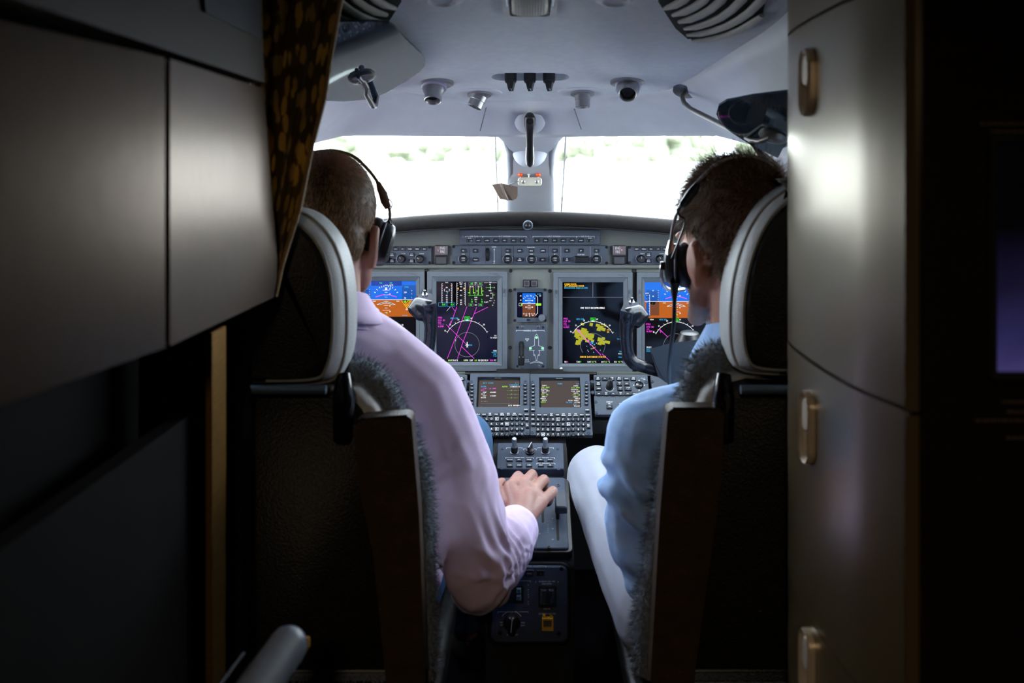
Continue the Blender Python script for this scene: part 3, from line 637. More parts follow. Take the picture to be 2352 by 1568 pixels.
d.l([(1323, 754), (1380, 815)], 1.3, 'magenta'); d.l([(1383, 812), (1399, 827)], 1.1, 'magenta'); d.l([(1328, 757), (1330, 763), (1333, 760)], 1, 'magenta', True); d.l([(1349, 781), (1353, 781), (1351, 784.5)], 1, 'magenta', True)
for q in ((1356, 791), (1360.5, 788), (1365, 791), (1361, 785)): d.f([(q[0] - 2, q[1]), (q[0], q[1] - 2), (q[0] + 2, q[1]), (q[0], q[1] + 2)], 'cyan')
d.t('FILTS', 1360, 785.5, 3, 'cyan'); d.l([(1361, 793), (1363, 800), (1368, 796)], .8, 'amber'); d.l([(1363, 800), (1357, 801)], .8, 'amber')
for q in ((1351, 806), (1357, 800), (1349, 803), (1369, 787), (1363, 808), (1347, 794), (1378, 803)): d.r(q[0], q[1], q[0] + 1.5, q[1] + 1.5, 'white')
d.t('ARL', 1397, 757, 3.2, 'amber'); d.t('BIR', 1397, 762, 3.2, 'amber'); d.t('CHECK DATABASE STATUS', 1362, 819.3, 3.9, 'amber', bold=.04)
d.t('TFC', 1427, 773, 3, 'cyan'); d.t('TA ONLY', 1425, 778, 3, 'cyan'); d.t('TERR', 1426, 807, 3, 'cyan'); d.t('WX/LX', 1426, 812, 3); d.t('TERR', 1424, 820, 3, 'cyan')
for u, s_, c in ((1299, 'GS', 'white'), (1304, '0', 'magenta'), (1328, 'TAS', 'white'), (1334, '0', 'green'), (1354, 'RAT', 'white'), (1361.5, '25', 'lime'), (1367.5, '°C', 'white'), (1385, 'SAT', 'white'), (1392.5, '25', 'lime'), (1399, '°C', 'white'), (1414, 'ISA', 'white'), (1422, '+12', 'lime'), (1428.5, '°C', 'white')): d.t(s_, u, 830.3, 3.6, c)
d.done(g)
mb = MB(); mb.lathe([(.0038, 0), (.0038, .0015), (.0025, .0024), (0, .0026)], PP.hit(1288.5, 844.5) + PP.n * .010, PP.n, 14); mb.build('sticker_dot', M_print, t)
# right primary flight display
t, g, d = display('flight_display', "screen with blue and orange attitude picture behind the blue-shirted pilot's earcup", (1462, 624, 1645, 852), (1481, 648, 1620, 833.5))
d.r(1481, 730, 1620, 833.5, 'black'); att(d, 1553, 692, 1481, 648, 1620, 730)
d.t('TERM', 1497, 733.5, 3); d.t('HDG 256', 1523, 733.5, 3.6, 'cyan'); pbox(d.mb, d.pl, 1547, 730.5, 1559, 737, .7, EM['green'], d.h()); d.t('256', 1553, 733.8, 4.6, 'green')
compass(d, 1552, 791, 52); d.t('FMS2', 1484, 744, 4, 'magenta', 'l'); d.t('DTK 210', 1485, 750.5, 3.8, 'magenta', 'l'); d.t('ATL', 1485, 755.5, 3.2, 'magenta', 'l'); d.t('16.3NM', 1485, 760.5, 4, 'magenta', 'l')
d.l([(1514, 755), (1534, 774)], 1.1, 'magenta'); d.l([(1515, 756), (1517, 763), (1520, 760)], 1, 'magenta', True); d.t('PRESET', 1485, 797, 3, 'white', 'l'); d.t('120.000', 1485, 801.5, 3.2, 'cyan', 'l'); d.t('121.000', 1485, 806, 3.2, 'cyan', 'l')
d.done(g)
# ------------------------------------------------------------------ standby display and annunciators
t = thing('standby_display', 'small square standby attitude screen with rounded knob in the panel centre', 'display', PP.hit(1218, 737))
mb = MB(); frame_slab(mb, PP, (1182, 662, 1256, 737.5), (1188, 670, 1246.5, 728), 0, .012, .004, 0, .009); pslab(mb, PP, 1187, 669, 1248, 729, 0, .006); mb.build('case', M_plate, t, ang=.4)
mb = MB(); pslab(mb, PP, 1188, 670, 1246.5, 728, .004, .0065, .003); g = mb.build('screen', M_glass, t, smooth=False)
d = Draw(Pl(PP.o + PP.n * .0062, PP.n)); d.r(1189, 671, 1246, 727, 'night'); d.r(1200, 673, 1230, 697, 'sky'); d.r(1200, 697, 1230, 727, 'earthdim')
d.l([(1200, 697), (1230, 697)], .9); d.l(parc(1215.5, 697, 14, -60, 60, 10), .01)
for a in (-55, -38, -20, -10, 10, 20, 38, 55):
    sa, ca_ = math.sin(math.radians(a)), math.cos(math.radians(a)); d.l([(1215.5 + 14 * sa, 694 - 14 * ca_), (1215.5 + 17 * sa, 694 - 17 * ca_)], .9)
for v, wd in ((686, 3.5), (690, 8), (694, 3), (701, 3), (705, 8), (709, 3.5)): d.l([(1215.5 - wd, v), (1215.5 + wd, v)], 1.0 if wd == 8 else .7)
for u, v in ((1208, 690), (1223, 690), (1208, 705), (1223, 705)): d.f([(u - 2, v), (u, v - 1.6), (u + 2, v), (u, v + 1.6)], 'white')
d.t('60', 1196, 679, 2.8); d.t('40', 1196, 689, 2.8); d.r(1192, 696, 1199, 702, 'black'); pbox(d.mb, d.pl, 1192, 696, 1199, 702, .6, EM['white'], d.h()); d.f([(1196, 699), (1200, 696), (1200, 702)], 'lime'); d.t('29.92IN', 1238, 675, 2.4, 'cyan'); d.t('100', 1241, 679, 2.6)
d.l([(1230, 677), (1235, 682), (1235, 718), (1230, 724)], .9); d.r(1231, 696.5, 1243, 701.5, 'lime')
for k in range(8): d.l([(1202 + k * 3.7, 719), (1202 + k * 3.7, 721.5)], .8)
d.t('24', 1209, 724, 3.2); d.t('W', 1224, 724, 3.2); d.l([(1216, 719), (1216, 727)], .9); d.done(g)
for u, v in ((1182.5, 663.5), (1252, 664.5), (1182.5, 734), (1252, 734)): screw(t, PP, u, v, 3.4, M_blackm, .012)
knob(t, PP, 1244.3, 728, 7.6, .014, M_bezel, h=.009)
key(t, PP, 1214, 732.5, 8, 4, .0135, M_key); mb = MB(); mb.lathe([(.0022, 0), (.0022, .0004), (0, .0005)], PP.hit(1196, 732.5) + PP.n * .012, PP.n, 10); mb.build('light_sensor_dot', mat('teal_lens', (30, 110, 130), .2), t)
for i, (u0, lab) in enumerate(((1201, 'blank square dark annunciator button above the standby display, beside its twin to the left'), (1218.8, 'blank square dark annunciator button above the standby display, beside its twin to the right'))):
    t = thing('annunciator_button', ('left' if i == 0 else 'right') + ' of the two blank square annunciator buttons above the small standby screen', 'button', PP.hit(u0 + 8, 658), 'annunciator buttons above the standby display')
    mb = MB(); pslab(mb, PP, u0, 641.8, u0 + 16.6, 658.3, 0, .006, .001, .001); mb.build('housing', M_black, t)
    mb = MB(); pslab(mb, PP, u0 + 1.6, 643.3, u0 + 15, 656.8, .005, .0072, .0006, .0006); mb.build('cap', mat('smoked_brown_cap', (60, 54, 56), .35), t)
    mb = MB(); pbox(mb, PP, u0 + 2.6, 644.3, u0 + 14, 655.8, .6, 0, .0074); mb.build('border_print', M_printd, t, smooth=False, fix=False)
# ------------------------------------------------------------------ landing gear panel
t = thing('landing_gear_panel', 'slate panel with black gear lever and aircraft outline with three green lights', 'switch panel', PP.hit(1218, 848))
mb = MB(); pslab(mb, PP, 1181.4, 745, 1256, 848.3, 0, .009, .002, .0012); mb.build('plate', M_plate, t)
LP = Pl(PP.o + PP.n * .009, PP.n)
for u, v in ((1188.6, 751.8), (1247.3, 751.8), (1188.6, 841), (1247.3, 841)):
    mb = MB(); mb.lathe([(.0033, 0), (.0033, .0003), (0, .0003)], LP.hit(u, v), LP.n, 14); mb.build('hole', M_blackm, t)
for u, v in ((1199.6, 751.4), (1236.6, 751.4), (1199.6, 841.6), (1236.6, 841.6)): screw(t, LP, u, v, 3.8, M_screw)
mb = MB(); pslab(mb, LP, 1191.5, 783, 1204, 836, 0, .0004, .006); mb.build('slot', M_blackm, t)
mb = MB(); a = LP.hit(1197.6, 792); b = LP.hit(1197.6, 822); mb.tube([a, a + LP.n * .018, b + LP.n * .030], .0035, 8); mb.build('lever_arm', M_blackm, t)
mb = MB(); pslab(mb, LP, 1190.5, 811, 1204.5, 834, .012, .036, .004, .003); bevel(mb.build('lever_knob', M_black, t), .002)
for u, v in ((1232.3, 775), (1218.4, 799.6), (1246, 799.6)):
    mb = MB(); mb.lathe([(.0034, 0), (.0034, .0012), (.002, .002), (0, .0022)], LP.hit(u, v), LP.n, 16); mb.build('indicator_light', mat('lit_gear_green', (150, 255, 190), .3, emit=1.0), t)
mb = MB(); bracket(mb, LP, 1185.5, 1250, 758.5, 2.5, 1205, 1230); text(mb, LP, 'LANDING GEAR', 1217.5, 759, 3.2, 0, bold=.03); text(mb, LP, 'GEAR', 1211, 778, 3, 0, bold=.03); text(mb, LP, 'UP', 1211, 781.8, 3, 0, bold=.03); text(mb, LP, 'GEAR', 1210.6, 826, 3, 0); text(mb, LP, 'DOWN', 1210.6, 830.5, 3, 0)
R_o = [(1232.3, 766.7), (1235.5, 771), (1237, 778), (1237, 793), (1245.5, 796.5), (1249, 797.5), (1249, 804.5), (1237, 804.5), (1239.5, 806), (1239.5, 815), (1237.5, 817), (1236.5, 813), (1235, 818), (1232.8, 828), (1246, 833), (1247, 834.5), (1232.3, 831)]
for s in (1, -1): pline(mb, LP, [(1232.3 + s * (u - 1232.3), v) for u, v in R_o], .8)
mb.build('lettering', M_print, t, smooth=False, fix=False)
# ------------------------------------------------------------------ reversion switch panel under the glareshield
UP_ = Pl(PP.o + PP.n * .004, PP.n)
def z1(x, y): return 980 + x / 4.9, 480 + y / 4.9
t = thing('reversion_switch_panel', 'long slim switch panel with a row of small black buttons, directly under the glareshield', 'switch panel', UP_.hit(1217, 561))
mb = MB(); pslab(mb, UP_, 1055.5, 526.5, 1378, 561, 0, .016, .003, .002); mb.build('plate', M_plate, t)
RP = Pl(UP_.o + UP_.n * .016, UP_.n); pr = MB()
for x, s_ in zip((583, 681, 781, 878, 979, 1076, 1242, 1340, 1439, 1539, 1638, 1737), ('MAN', 'AHRS', 'ADC', 'PFD', 'MFD', 'EIS', 'EIS', 'MFD', 'PFD', 'ADC', 'AHRS', 'MAN')):
    u, v = z1(x, 352); key(t, RP, u, v, 12.6, 9.2, .004, M_key); text(pr, RP, s_, u, v, 2.6, 0, .0043, bold=.03)
for x in (485, 1838):
    u, v = z1(x, 356); key(t, RP, u, v, 15, 6.4, .002, M_black, 'switch_slot'); key(t, RP, u + 2, v, 5, 5.4, .005, M_screw, 'switch_slider'); text(pr, RP, 'SLEW', u, v - 6, 2.4, 0, bold=.03); text(pr, RP, 'L', u - 5, v, 2.6, 0, .0023); text(pr, RP, 'R', u + 6, v, 2.6, 0, .0023)
for x in (408, 1160, 1915): u, v = z1(x, 311); screw(t, RP, u, v, 3.8, M_screw)
for x0, x1, g0, g1, s_ in ((433, 630, 490, 578, 'AHRS SLAVE'), (634, 1122, 815, 940, 'PILOT REVERSION'), (1195, 1686, 1355, 1500, 'COPILOT REVERSION'), (1690, 1888, 1738, 1828, 'AHRS SLAVE')):
    a, b, c, e = [980 + q / 4.9 for q in (x0, x1, g0, g1)]; bracket(pr, RP, a, b, 542.5, 2.6, c, e); text(pr, RP, s_, (c + e) / 2, 542.7, 2.8, 0, bold=.03, sx=.75)
pr.build('lettering', M_print, t, smooth=False, fix=False)
# ------------------------------------------------------------------ flight guidance panel
t = thing('flight_guidance_panel', 'wide grey autopilot panel with five round knobs and a pitch wheel', 'switch panel', UP_.hit(1217, 606))
mb = MB(); pslab(mb, UP_, 1039, 563, 1396, 606.8, 0, .010, .003, .0015); mb.build('plate', M_plate, t)
GP = Pl(UP_.o + UP_.n * .010, UP_.n); pr = MB()
for x, s_ in ((417, 'FD'), (552, 'VS'), (917, 'FLC'), (1050, 'NAV'), (1180, 'HDG'), (1310, 'APPR'), (1445, 'ALT'), (1580, 'YD'), (1738, 'AP'), (1913, 'FD')):
    u, v = z1(x, 467); key(t, GP, u, v, 12.8, 8.6, .004, M_key); text(pr, GP, s_, u - .5, v, 2.7, 0, .0043, bold=.03)
for x, s_ in ((552, ('VNAV',)), (1048, ('1/2', 'BANK')), (1308, ('B/C',)), (1580, ('AP', 'XFR'))):
    u, v = z1(x, 567); key(t, GP, u, v, 12.8, 8.6, .004, M_key)
    for k, q in enumerate(s_): text(pr, GP, q, u, v + (k - (len(s_) - 1) / 2) * 3.4, 2.5, 0, .0043, bold=.03)
for x, s_ in ((413, 'CRS1'), (912, 'SPEED'), (1180, 'HDG'), (1447, 'ALT'), (1913, 'CRS2')):
    u, v = z1(x, 563); kb = knob(t, GP, u, v, 10, .016, M_black); text(pr, GP, s_, u, v - 11.6, 2.6, 0, bold=.03); KP = Pl(GP.o + GP.n * .0163, GP.n)
    q = MB(); text(q, KP, 'PUSH', u, v - 2.4, 2.4, 0, bold=.03); text(q, KP, 'SYNC', u, v + 2.6, 2.2, 0); q.build('knob_print', M_print, kb, smooth=False, fix=False)
    pline(pr, GP, parc(u, v, 11.3, 60, 120, 6), .6); pline(pr, GP, parc(u, v, 11.3, -120, -60, 6), .6)
for x in (480, 663, 845, 978, 1370, 1510, 1842):
    u = 980 + x / 4.9; mb = MB(); pslab(mb, GP, u - .4, 565, u + .4, 605, 0, .0004); mb.build('divider', M_black if x < 1400 else M_printd, t)
u, v = z1(685, 512); mb = MB(); pslab(mb, GP, u - 4.5, 569, u + 4.8, 600, 0, .0005, .004); mb.build('wheel_slot', M_blackm, t)
mb = MB(); c = GP.hit(u, 584.5) - GP.n * .006; mb.lathe([(.012, -.004), (.0165, -.003), (.0165, .003), (.012, .004)], c, (1, 0, 0), 28); mb.build('pitch_wheel', M_black, t)
u, v = z1(760, 520); pline(pr, GP, [(u, 572), (u, 602)], .8)
for s, vv in ((-1, 571), (1, 602)): pfill(pr, GP, [(u - 1.8, vv - s * 3), (u + 1.8, vv - s * 3), (u, vv + s * 1)][::s], 0, .0006)
text(pr, GP, 'DOWN', u, 567, 2.4, 0, bold=.03); text(pr, GP, 'UP', u, 604.4, 2, 0, bold=.03); text(pr, GP, 'Rockwell Collins', 1220, 567.6, 2, 0, bold=.03); text(pr, GP, 'YD/AP DISC', 1334.5, 584.5, 2.5, 0, bold=.03)
mb = MB(); pslab(mb, GP, 1319, 588, 1352.5, 602.5, 0, .012, .001, .002); mb.build('disconnect_bar', M_black, t)
for u, v in ((1042, 566), (1393.5, 567.5), (1042, 603), (1393.5, 604)): screw(t, GP, u, v, 3.3, M_blackm)
pr.build('lettering', M_print, t, smooth=False, fix=False)
# ------------------------------------------------------------------ engine fire switches
for s, u0, u1, lab in ((0, 999.8, 1028.6, 'clear-guarded L ENG FIRE button with dark square button below, panel left of centre'), (1, 1407, 1436.7, 'clear-guarded ENG FIRE R button with dark square button below, panel right of centre')):
    t = thing('engine_fire_switch', lab, 'switch', UP_.hit((u0 + u1) / 2, 607), 'engine fire switches')
    mb = MB(); pslab(mb, UP_, u0, 562.7, u1, 585, 0, .012, .001, .001); mb.build('housing', M_screw, t)
    mb = MB(); pslab(mb, UP_, u0 + 1.5, 564, u1 - 1.5, 583.6, .011, .0135, .0008, .0008); mb.build('cap', mat('dull_red_cap', (112, 92, 92), .3), t)
    FP = Pl(UP_.o + UP_.n * .0135, UP_.n); pr = MB(); cu = (u0 + u1) / 2 + (2.5 if s == 0 else -2.5)
    text(pr, FP, 'ENG', cu, 569.5, 6, 0, sx=.72); text(pr, FP, 'FIRE', cu, 578, 6, 0, sx=.68); text(pr, FP, 'L' if s == 0 else 'R', cu + (-9.5 if s == 0 else 9.5), 574, 4.5, 0)
    pr.build('lettering', M_print, t, smooth=False, fix=False)
    mb = MB(); pslab(mb, UP_, u0 + .6, 587, u1 - 1, 607, 0, .009, .001, .001); o = mb.build('guard_frame', M_black, t)
    mb = MB(); pslab(mb, UP_, u0 + 2.8, 589.3, u1 - 3.2, 604.6, .008, .0105, .0006, .0006); mb.build('lower_cap', mat('smoked_grey_cap', (66, 66, 68), .35), t)
# ------------------------------------------------------------------ display control panels
for s, lab in ((-1, 'grey display control panel with knobs and two button rows, left of the L fire switch'), (1, 'grey display control panel with knobs and two button rows, right of the R fire switch')):
    t = thing('display_control_panel', lab, 'switch panel', UP_.hit(1217 + s * 300, 607))
    mu = (lambda u: u) if s < 0 else (lambda u: u + 571)
    x0, x1 = (846, 992) if s < 0 else (1442, 1592)
    mb = MB(); pslab(mb, UP_, x0, 565, x1, 606.5, 0, .011, .003, .0015); mb.build('plate', M_plate, t)
    DP = Pl(UP_.o + UP_.n * .011, UP_.n); pr = MB()
    for k, s_ in enumerate(('NAV', 'MENU', 'ESC', 'ET', 'PUSH', 'TERR', 'TFC')):
        u = (876 if s < 0 else 1462.5) + k * 16.5; key(t, DP, u, 571.5, 12, 8, .004, M_key); text(pr, DP, s_, u, 571.5, 2.7, 0, .0043, bold=.03)
    for k, (u, nm) in enumerate(((885.5, 'BARO'), (922.5, 'DATA'), (965, 'RANGE')) if s < 0 else ((1472, 'BARO'), (1516, 'DATA'), (1560, 'RANGE'))):
        knob(t, DP, u, 594, 9.4, .017, M_black, mark=M_printd, rot=.5 * k); text(pr, DP, nm, u + 4, 582.3, 2.6, 0, bold=.03); pline(pr, DP, parc(u, 594, 11.5, -130, -50, 8), .6)
    for u in ((901, 946) if s < 0 else (1489.5, 1537)):
        for v, s_ in ((584.5, 'CCP'), (598.5, 'REFS')):
            key(t, DP, u, v, 12.5, 8.6, .004, M_key); text(pr, DP, s_, u, v - 1.6, 2.4, 0, .0043, bold=.03); text(pr, DP, 'MENU', u, v + 1.8, 2.4, 0, .0043, bold=.03)
    for u in (x0 + 4, x1 - 5):
        for v in (567.5, 603): screw(t, DP, u, v, 3.4, M_blackm)
    pr.build('lettering', M_print, t, smooth=False, fix=False)
# ------------------------------------------------------------------ sloped avionics below the panel
def plane2(va, Ya, vb, Yb):
    a = P(1217, va, Ya); b = P(1217, vb, Yb); d = a - b; n = Vector((0, -d.z, d.y)).normalized()
    if n.y > 0: n = -n
    return Pl((a + b) / 2, n)
CP = plane2(862, 2.33, 1005, 2.20)
t = thing('centre_pedestal', 'dark grey centre pedestal running aft between the two seats', 'pedestal', (0, 1.9, 0))
hw = .084
prof = [(2.36, ZC - .50), (2.335, ZC - .512), (2.19, ZC - .630), (2.135, ZC - .628), (2.04, ZC - .662), (2.012, ZC - .668), (1.795, ZC - .735), (1.782, ZC - .745), (1.782, ZC - .92), (1.77, ZC - 1.0), (1.77, .0), (2.4, 0.0), (2.4, ZC - .50)]
def extr(mb, prof, x0, x1): mb.prism([(x0, y, z) for y, z in prof][::-1], [(x1, y, z) for y, z in prof][::-1])
mb = MB(); extr(mb, prof, -hw, hw); bevel(mb.build('body', M_blackm, t), .006)
mb = MB(); mb.prism([(-.28, 2.345, ZC - .52), (-.28, 2.27, ZC - .60), (-.28, 2.30, ZC - .615), (-.28, 2.39, ZC - .53)], [(.28, 2.345, ZC - .52), (.28, 2.27, ZC - .60), (.28, 2.30, ZC - .615), (.28, 2.39, ZC - .53)]); mb.build('console_tray', M_blackm, t)
mb = MB(); mb.tube([P(u, 858.5, 2.36) for u in (1069, 1075, 1217, 1362, 1369)], [.0035, .0055, .006, .0055, .0035], 10); mb.build('padded_roll', M_dkleather, t)
for a, b in ((930, 1068), (1371, 1520)):
    mb = MB(); mb.box((P(a, 858, 2.37) + P(b, 858, 2.37)) / 2, ((b - a) / F * 2.37, .012, .008)); mb.build('rail', M_panel, t)
# two flight management keyboards
def zc(x, y): return 1020 + x / 5.8075, 850 + y / 5.8075
def cdu(du, dv, label, rows, edge):
    t = thing('flight_management_keyboard', label, 'control unit', CP.hit(1287 + du, 1005))
    mb = MB(); frame_slab(mb, CP, (edge[0], 864 + dv, edge[1], 1004.5 + dv), (1238 + du, 872 + dv, 1335 + du, 941 + dv), 0, .012, .002); mb.build('case', M_plate, t, ang=.4)
    KP = Pl(CP.o + CP.n * .012, CP.n); pr = MB()
    mb = MB(); pslab(mb, CP, 1236 + du, 870 + dv, 1337 + du, 943 + dv, 0, .005); mb.build('screen_well', M_blackm, t)
    mb = MB(); pslab(mb, CP, 1242 + du, 877 + dv, 1333.5 + du, 941.5 + dv, .003, .006); g = mb.build('screen', EMATS[EM['lcd']], t, smooth=False)
    d = Draw(Pl(CP.o + CP.n * .006, CP.n))
    for (s_, u, v, al, c, sz) in rows: d.t(s_, u + du, v + dv, sz, c, al, .8, .62 if True else 0, .035)
    d.done(g, 'screen_text')
    for v in (885, 893.4, 901.8, 910.2, 918.9, 927.4):
        for u in (1224.5, 1347): key(t, KP, u + du, v + dv, 8.4, 4.8, .004, M_key, 'line_key'); pline(pr, KP, [(u + du - 2, v + dv - .3), (u + du + 2, v + dv - .3)], .9, 0, .0043)
    def k2(u, v, w_, h_, lines, nm='function_key'):
        key(t, KP, u, v, w_, h_, .004, M_key, nm)
        for k, q in enumerate(lines): text(pr, KP, q, u, v + (k - (len(lines) - 1) / 2) * 3.5, 2.9 if len(lines) > 1 else 3.1, 0, .0043, sx=.8, bold=.03)
    k2(1224.5 + du, 941 + dv, 9, 7, ['MSG']); k2(1349.5 + du, 942 + dv, 9, 7, ['EXEC'])
    for x, q in zip((1187, 1270, 1352, 1432, 1515, 1593, 1676, 1757, 1838, 1920), (['DIR'], ['FPLN'], ['LEGS'], ['DEP', 'ARR'], ['PERF'], ['DSPL', 'MENU'], ['MFD', 'ADV'], ['MFD', 'DATA'], ['PREV'], ['NEXT'])):
        k2(1020 + x / 5.8075 + du, 953.3 + dv, 10, 7.6, q)
    xs_ = [1020 + x / 5.8075 + du for x in (1253, 1321, 1387, 1455, 1522, 1589, 1658, 1724, 1792, 1860)]
    for v, ch in zip((963.6, 975.2, 986.9, 998.4), ('ABCDEFG123', 'HIJKLMN456', 'OPQRSTU789', 'VWXYZ ~.0+')):
        for i, (u, c) in enumerate(zip(xs_, ch)):
            if i >= 7:
                s = .0036; put('number_key', lathe_mesh([(.0050, -.002), (.0050, .003), (.0042, .004), (0, .004)], M_key, 'numkey', 14), t, KP.M(u, v + dv))
            else: key(t, KP, u, v + dv, 9.2, 8.8, .004, M_key, 'letter_key')
            q = {' ': 'SP', '~': '/', '+': '+/-'}.get(c, c); text(pr, KP, q, u, v + dv, 4.9 if len(q) == 1 else 3.0, 0, .0044, bold=.025)
            if c in 'ENSW' and c != ' ': pbox(pr, KP, u - 3.4, v + dv - 3.6, u + 3.4, v + dv + 3.6, .7, 0, .0044)
    k2(1224.4 + du, 963.3 + dv, 8.6, 7.6, ['BRK']); k2(1224.4 + du, 974.5 + dv, 8.6, 7.6, ['TUN']); k2(1351.2 + du, 963.5 + dv, 8, 8.6, ['CLR', 'DEL']); k2(1351.8 + du, 977.5 + dv, 8, 12.6, ['BRT', 'DIM'])
    for u, v in ((1222.5, 876.5), (1347.5, 877), (1222.5, 992.5), (1352, 993)): screw(t, KP, u + du, v + dv, 4.5, M_plate_d, 0)
    text(pr, KP, 'Rockwell Collins', 1285 + du, 868 + dv, 1.7, 0)
    pr.build('lettering', M_print, t, smooth=False, fix=False)
L0 = 1244
R1 = [('TUNE', 1286, 880.5, 'c', 'cyan', 3.4), ('1/2', 1331, 880.6, 'r', 'cyan', 3.2), ('COM1', 1245, 884.6, 'l', 'white', 3), ('120.000', 1241.5, 888.7, 'l', 'lime', 3.3), ('RECALL', 1242.5, 893, 'l', 'white', 3), ('120.075', 1241.5, 897, 'l', 'white', 3.3), ('NAV1', 1245, 901.5, 'l', 'white', 3), ('111.10', 1241.5, 905.7, 'l', 'lime', 3.3), ('DME1', 1245, 910, 'l', 'white', 3), ('HOLD', 1241.5, 914.3, 'l', 'white', 3.3), ('ATC2', 1245, 918.4, 'l', 'white', 3), ('0310', 1241.5, 922.5, 'l', 'lime', 3.3),
      ('COM2', 1328, 885.4, 'r', 'white', 3), ('121.000', 1332, 889.4, 'r', 'lime', 3.3), ('RECALL', 1328.5, 893.6, 'r', 'white', 3), ('120.400', 1332, 897.8, 'r', 'white', 3.3), ('NAV2', 1328.5, 902, 'r', 'white', 3), ('111.10', 1332.5, 906.2, 'r', 'lime', 3.3), ('DME2', 1328.5, 910.7, 'r', 'white', 3), ('HOLD', 1332.5, 914.7, 'r', 'white', 3.3), ('TCAS MODE', 1329, 919, 'r', 'white', 3), ('TA/RA', 1314, 923.2, 'r', 'cyan', 3.3), ('/STBY', 1333, 923.4, 'r', 'white', 3.3), ('REL', 1325, 927.5, 'r', 'cyan', 3), ('TCAS>', 1333, 931.7, 'r', 'white', 3.4), ('[', 1242, 935.5, 'l', 'cyan', 3.2), (']', 1333, 935.8, 'r', 'cyan', 3.2)]
D_ = 140.7
L1 = [('ACT LEGS', 1109 + D_, 879.8, 'l', 'cyan', 3.4), ('1/1', 1191.5 + D_, 880, 'r', 'cyan', 3.2), ('SEQUENCE', 1192 + D_, 884.2, 'r', 'cyan', 3.1), ('KPDK', 1105 + D_, 887.8, 'l', 'cyan', 3.4), ('AUTO', 1165.5 + D_, 888, 'r', 'lime', 3.4), ('/INHIBIT', 1195 + D_, 888.3, 'r', 'white', 3.4), ('210° 16.3NM', 1108.5 + D_, 892.4, 'l', 'magenta', 3.1), ('ATL', 1104.5 + D_, 896.3, 'l', 'magenta', 3.4), ('---/-----', 1191.5 + D_, 896.6, 'r', 'lime', 3.3), ('300°  606NM', 1108.5 + D_, 901, 'l', 'white', 3.1), ('ICT', 1104.5 + D_, 905, 'l', 'white', 3.4), ('---/-----', 1191.5 + D_, 905.2, 'r', 'lime', 3.3), ('301°  440NM', 1108.5 + D_, 909.3, 'l', 'white', 3.1), ('KASE', 1104.5 + D_, 913.2, 'l', 'white', 3.4), ('---/-----', 1191.5 + D_, 913.6, 'r', 'lime', 3.3), ('-----', 1104.5 + D_, 921.3, 'l', 'white', 3.4), ('------------------------', 1104 + D_, 926.6, 'l', 'cyan', 3.3), ('LEG WIND>', 1195 + D_, 931.3, 'r', 'white', 3.5), ('[', 1104.5 + D_, 935.3, 'l', 'cyan', 3.2), (']', 1195 + D_, 935.8, 'r', 'cyan', 3.2)]
cdu(0, 1, 'flight management keyboard unit whose brown screen shows TUNE and radio frequencies', R1, (1218.4, 1361))
cdu(-D_, 0, 'flight management keyboard unit whose brown screen shows ACT LEGS, partly hidden by pink sleeve', L1, (1081, 1216.6))
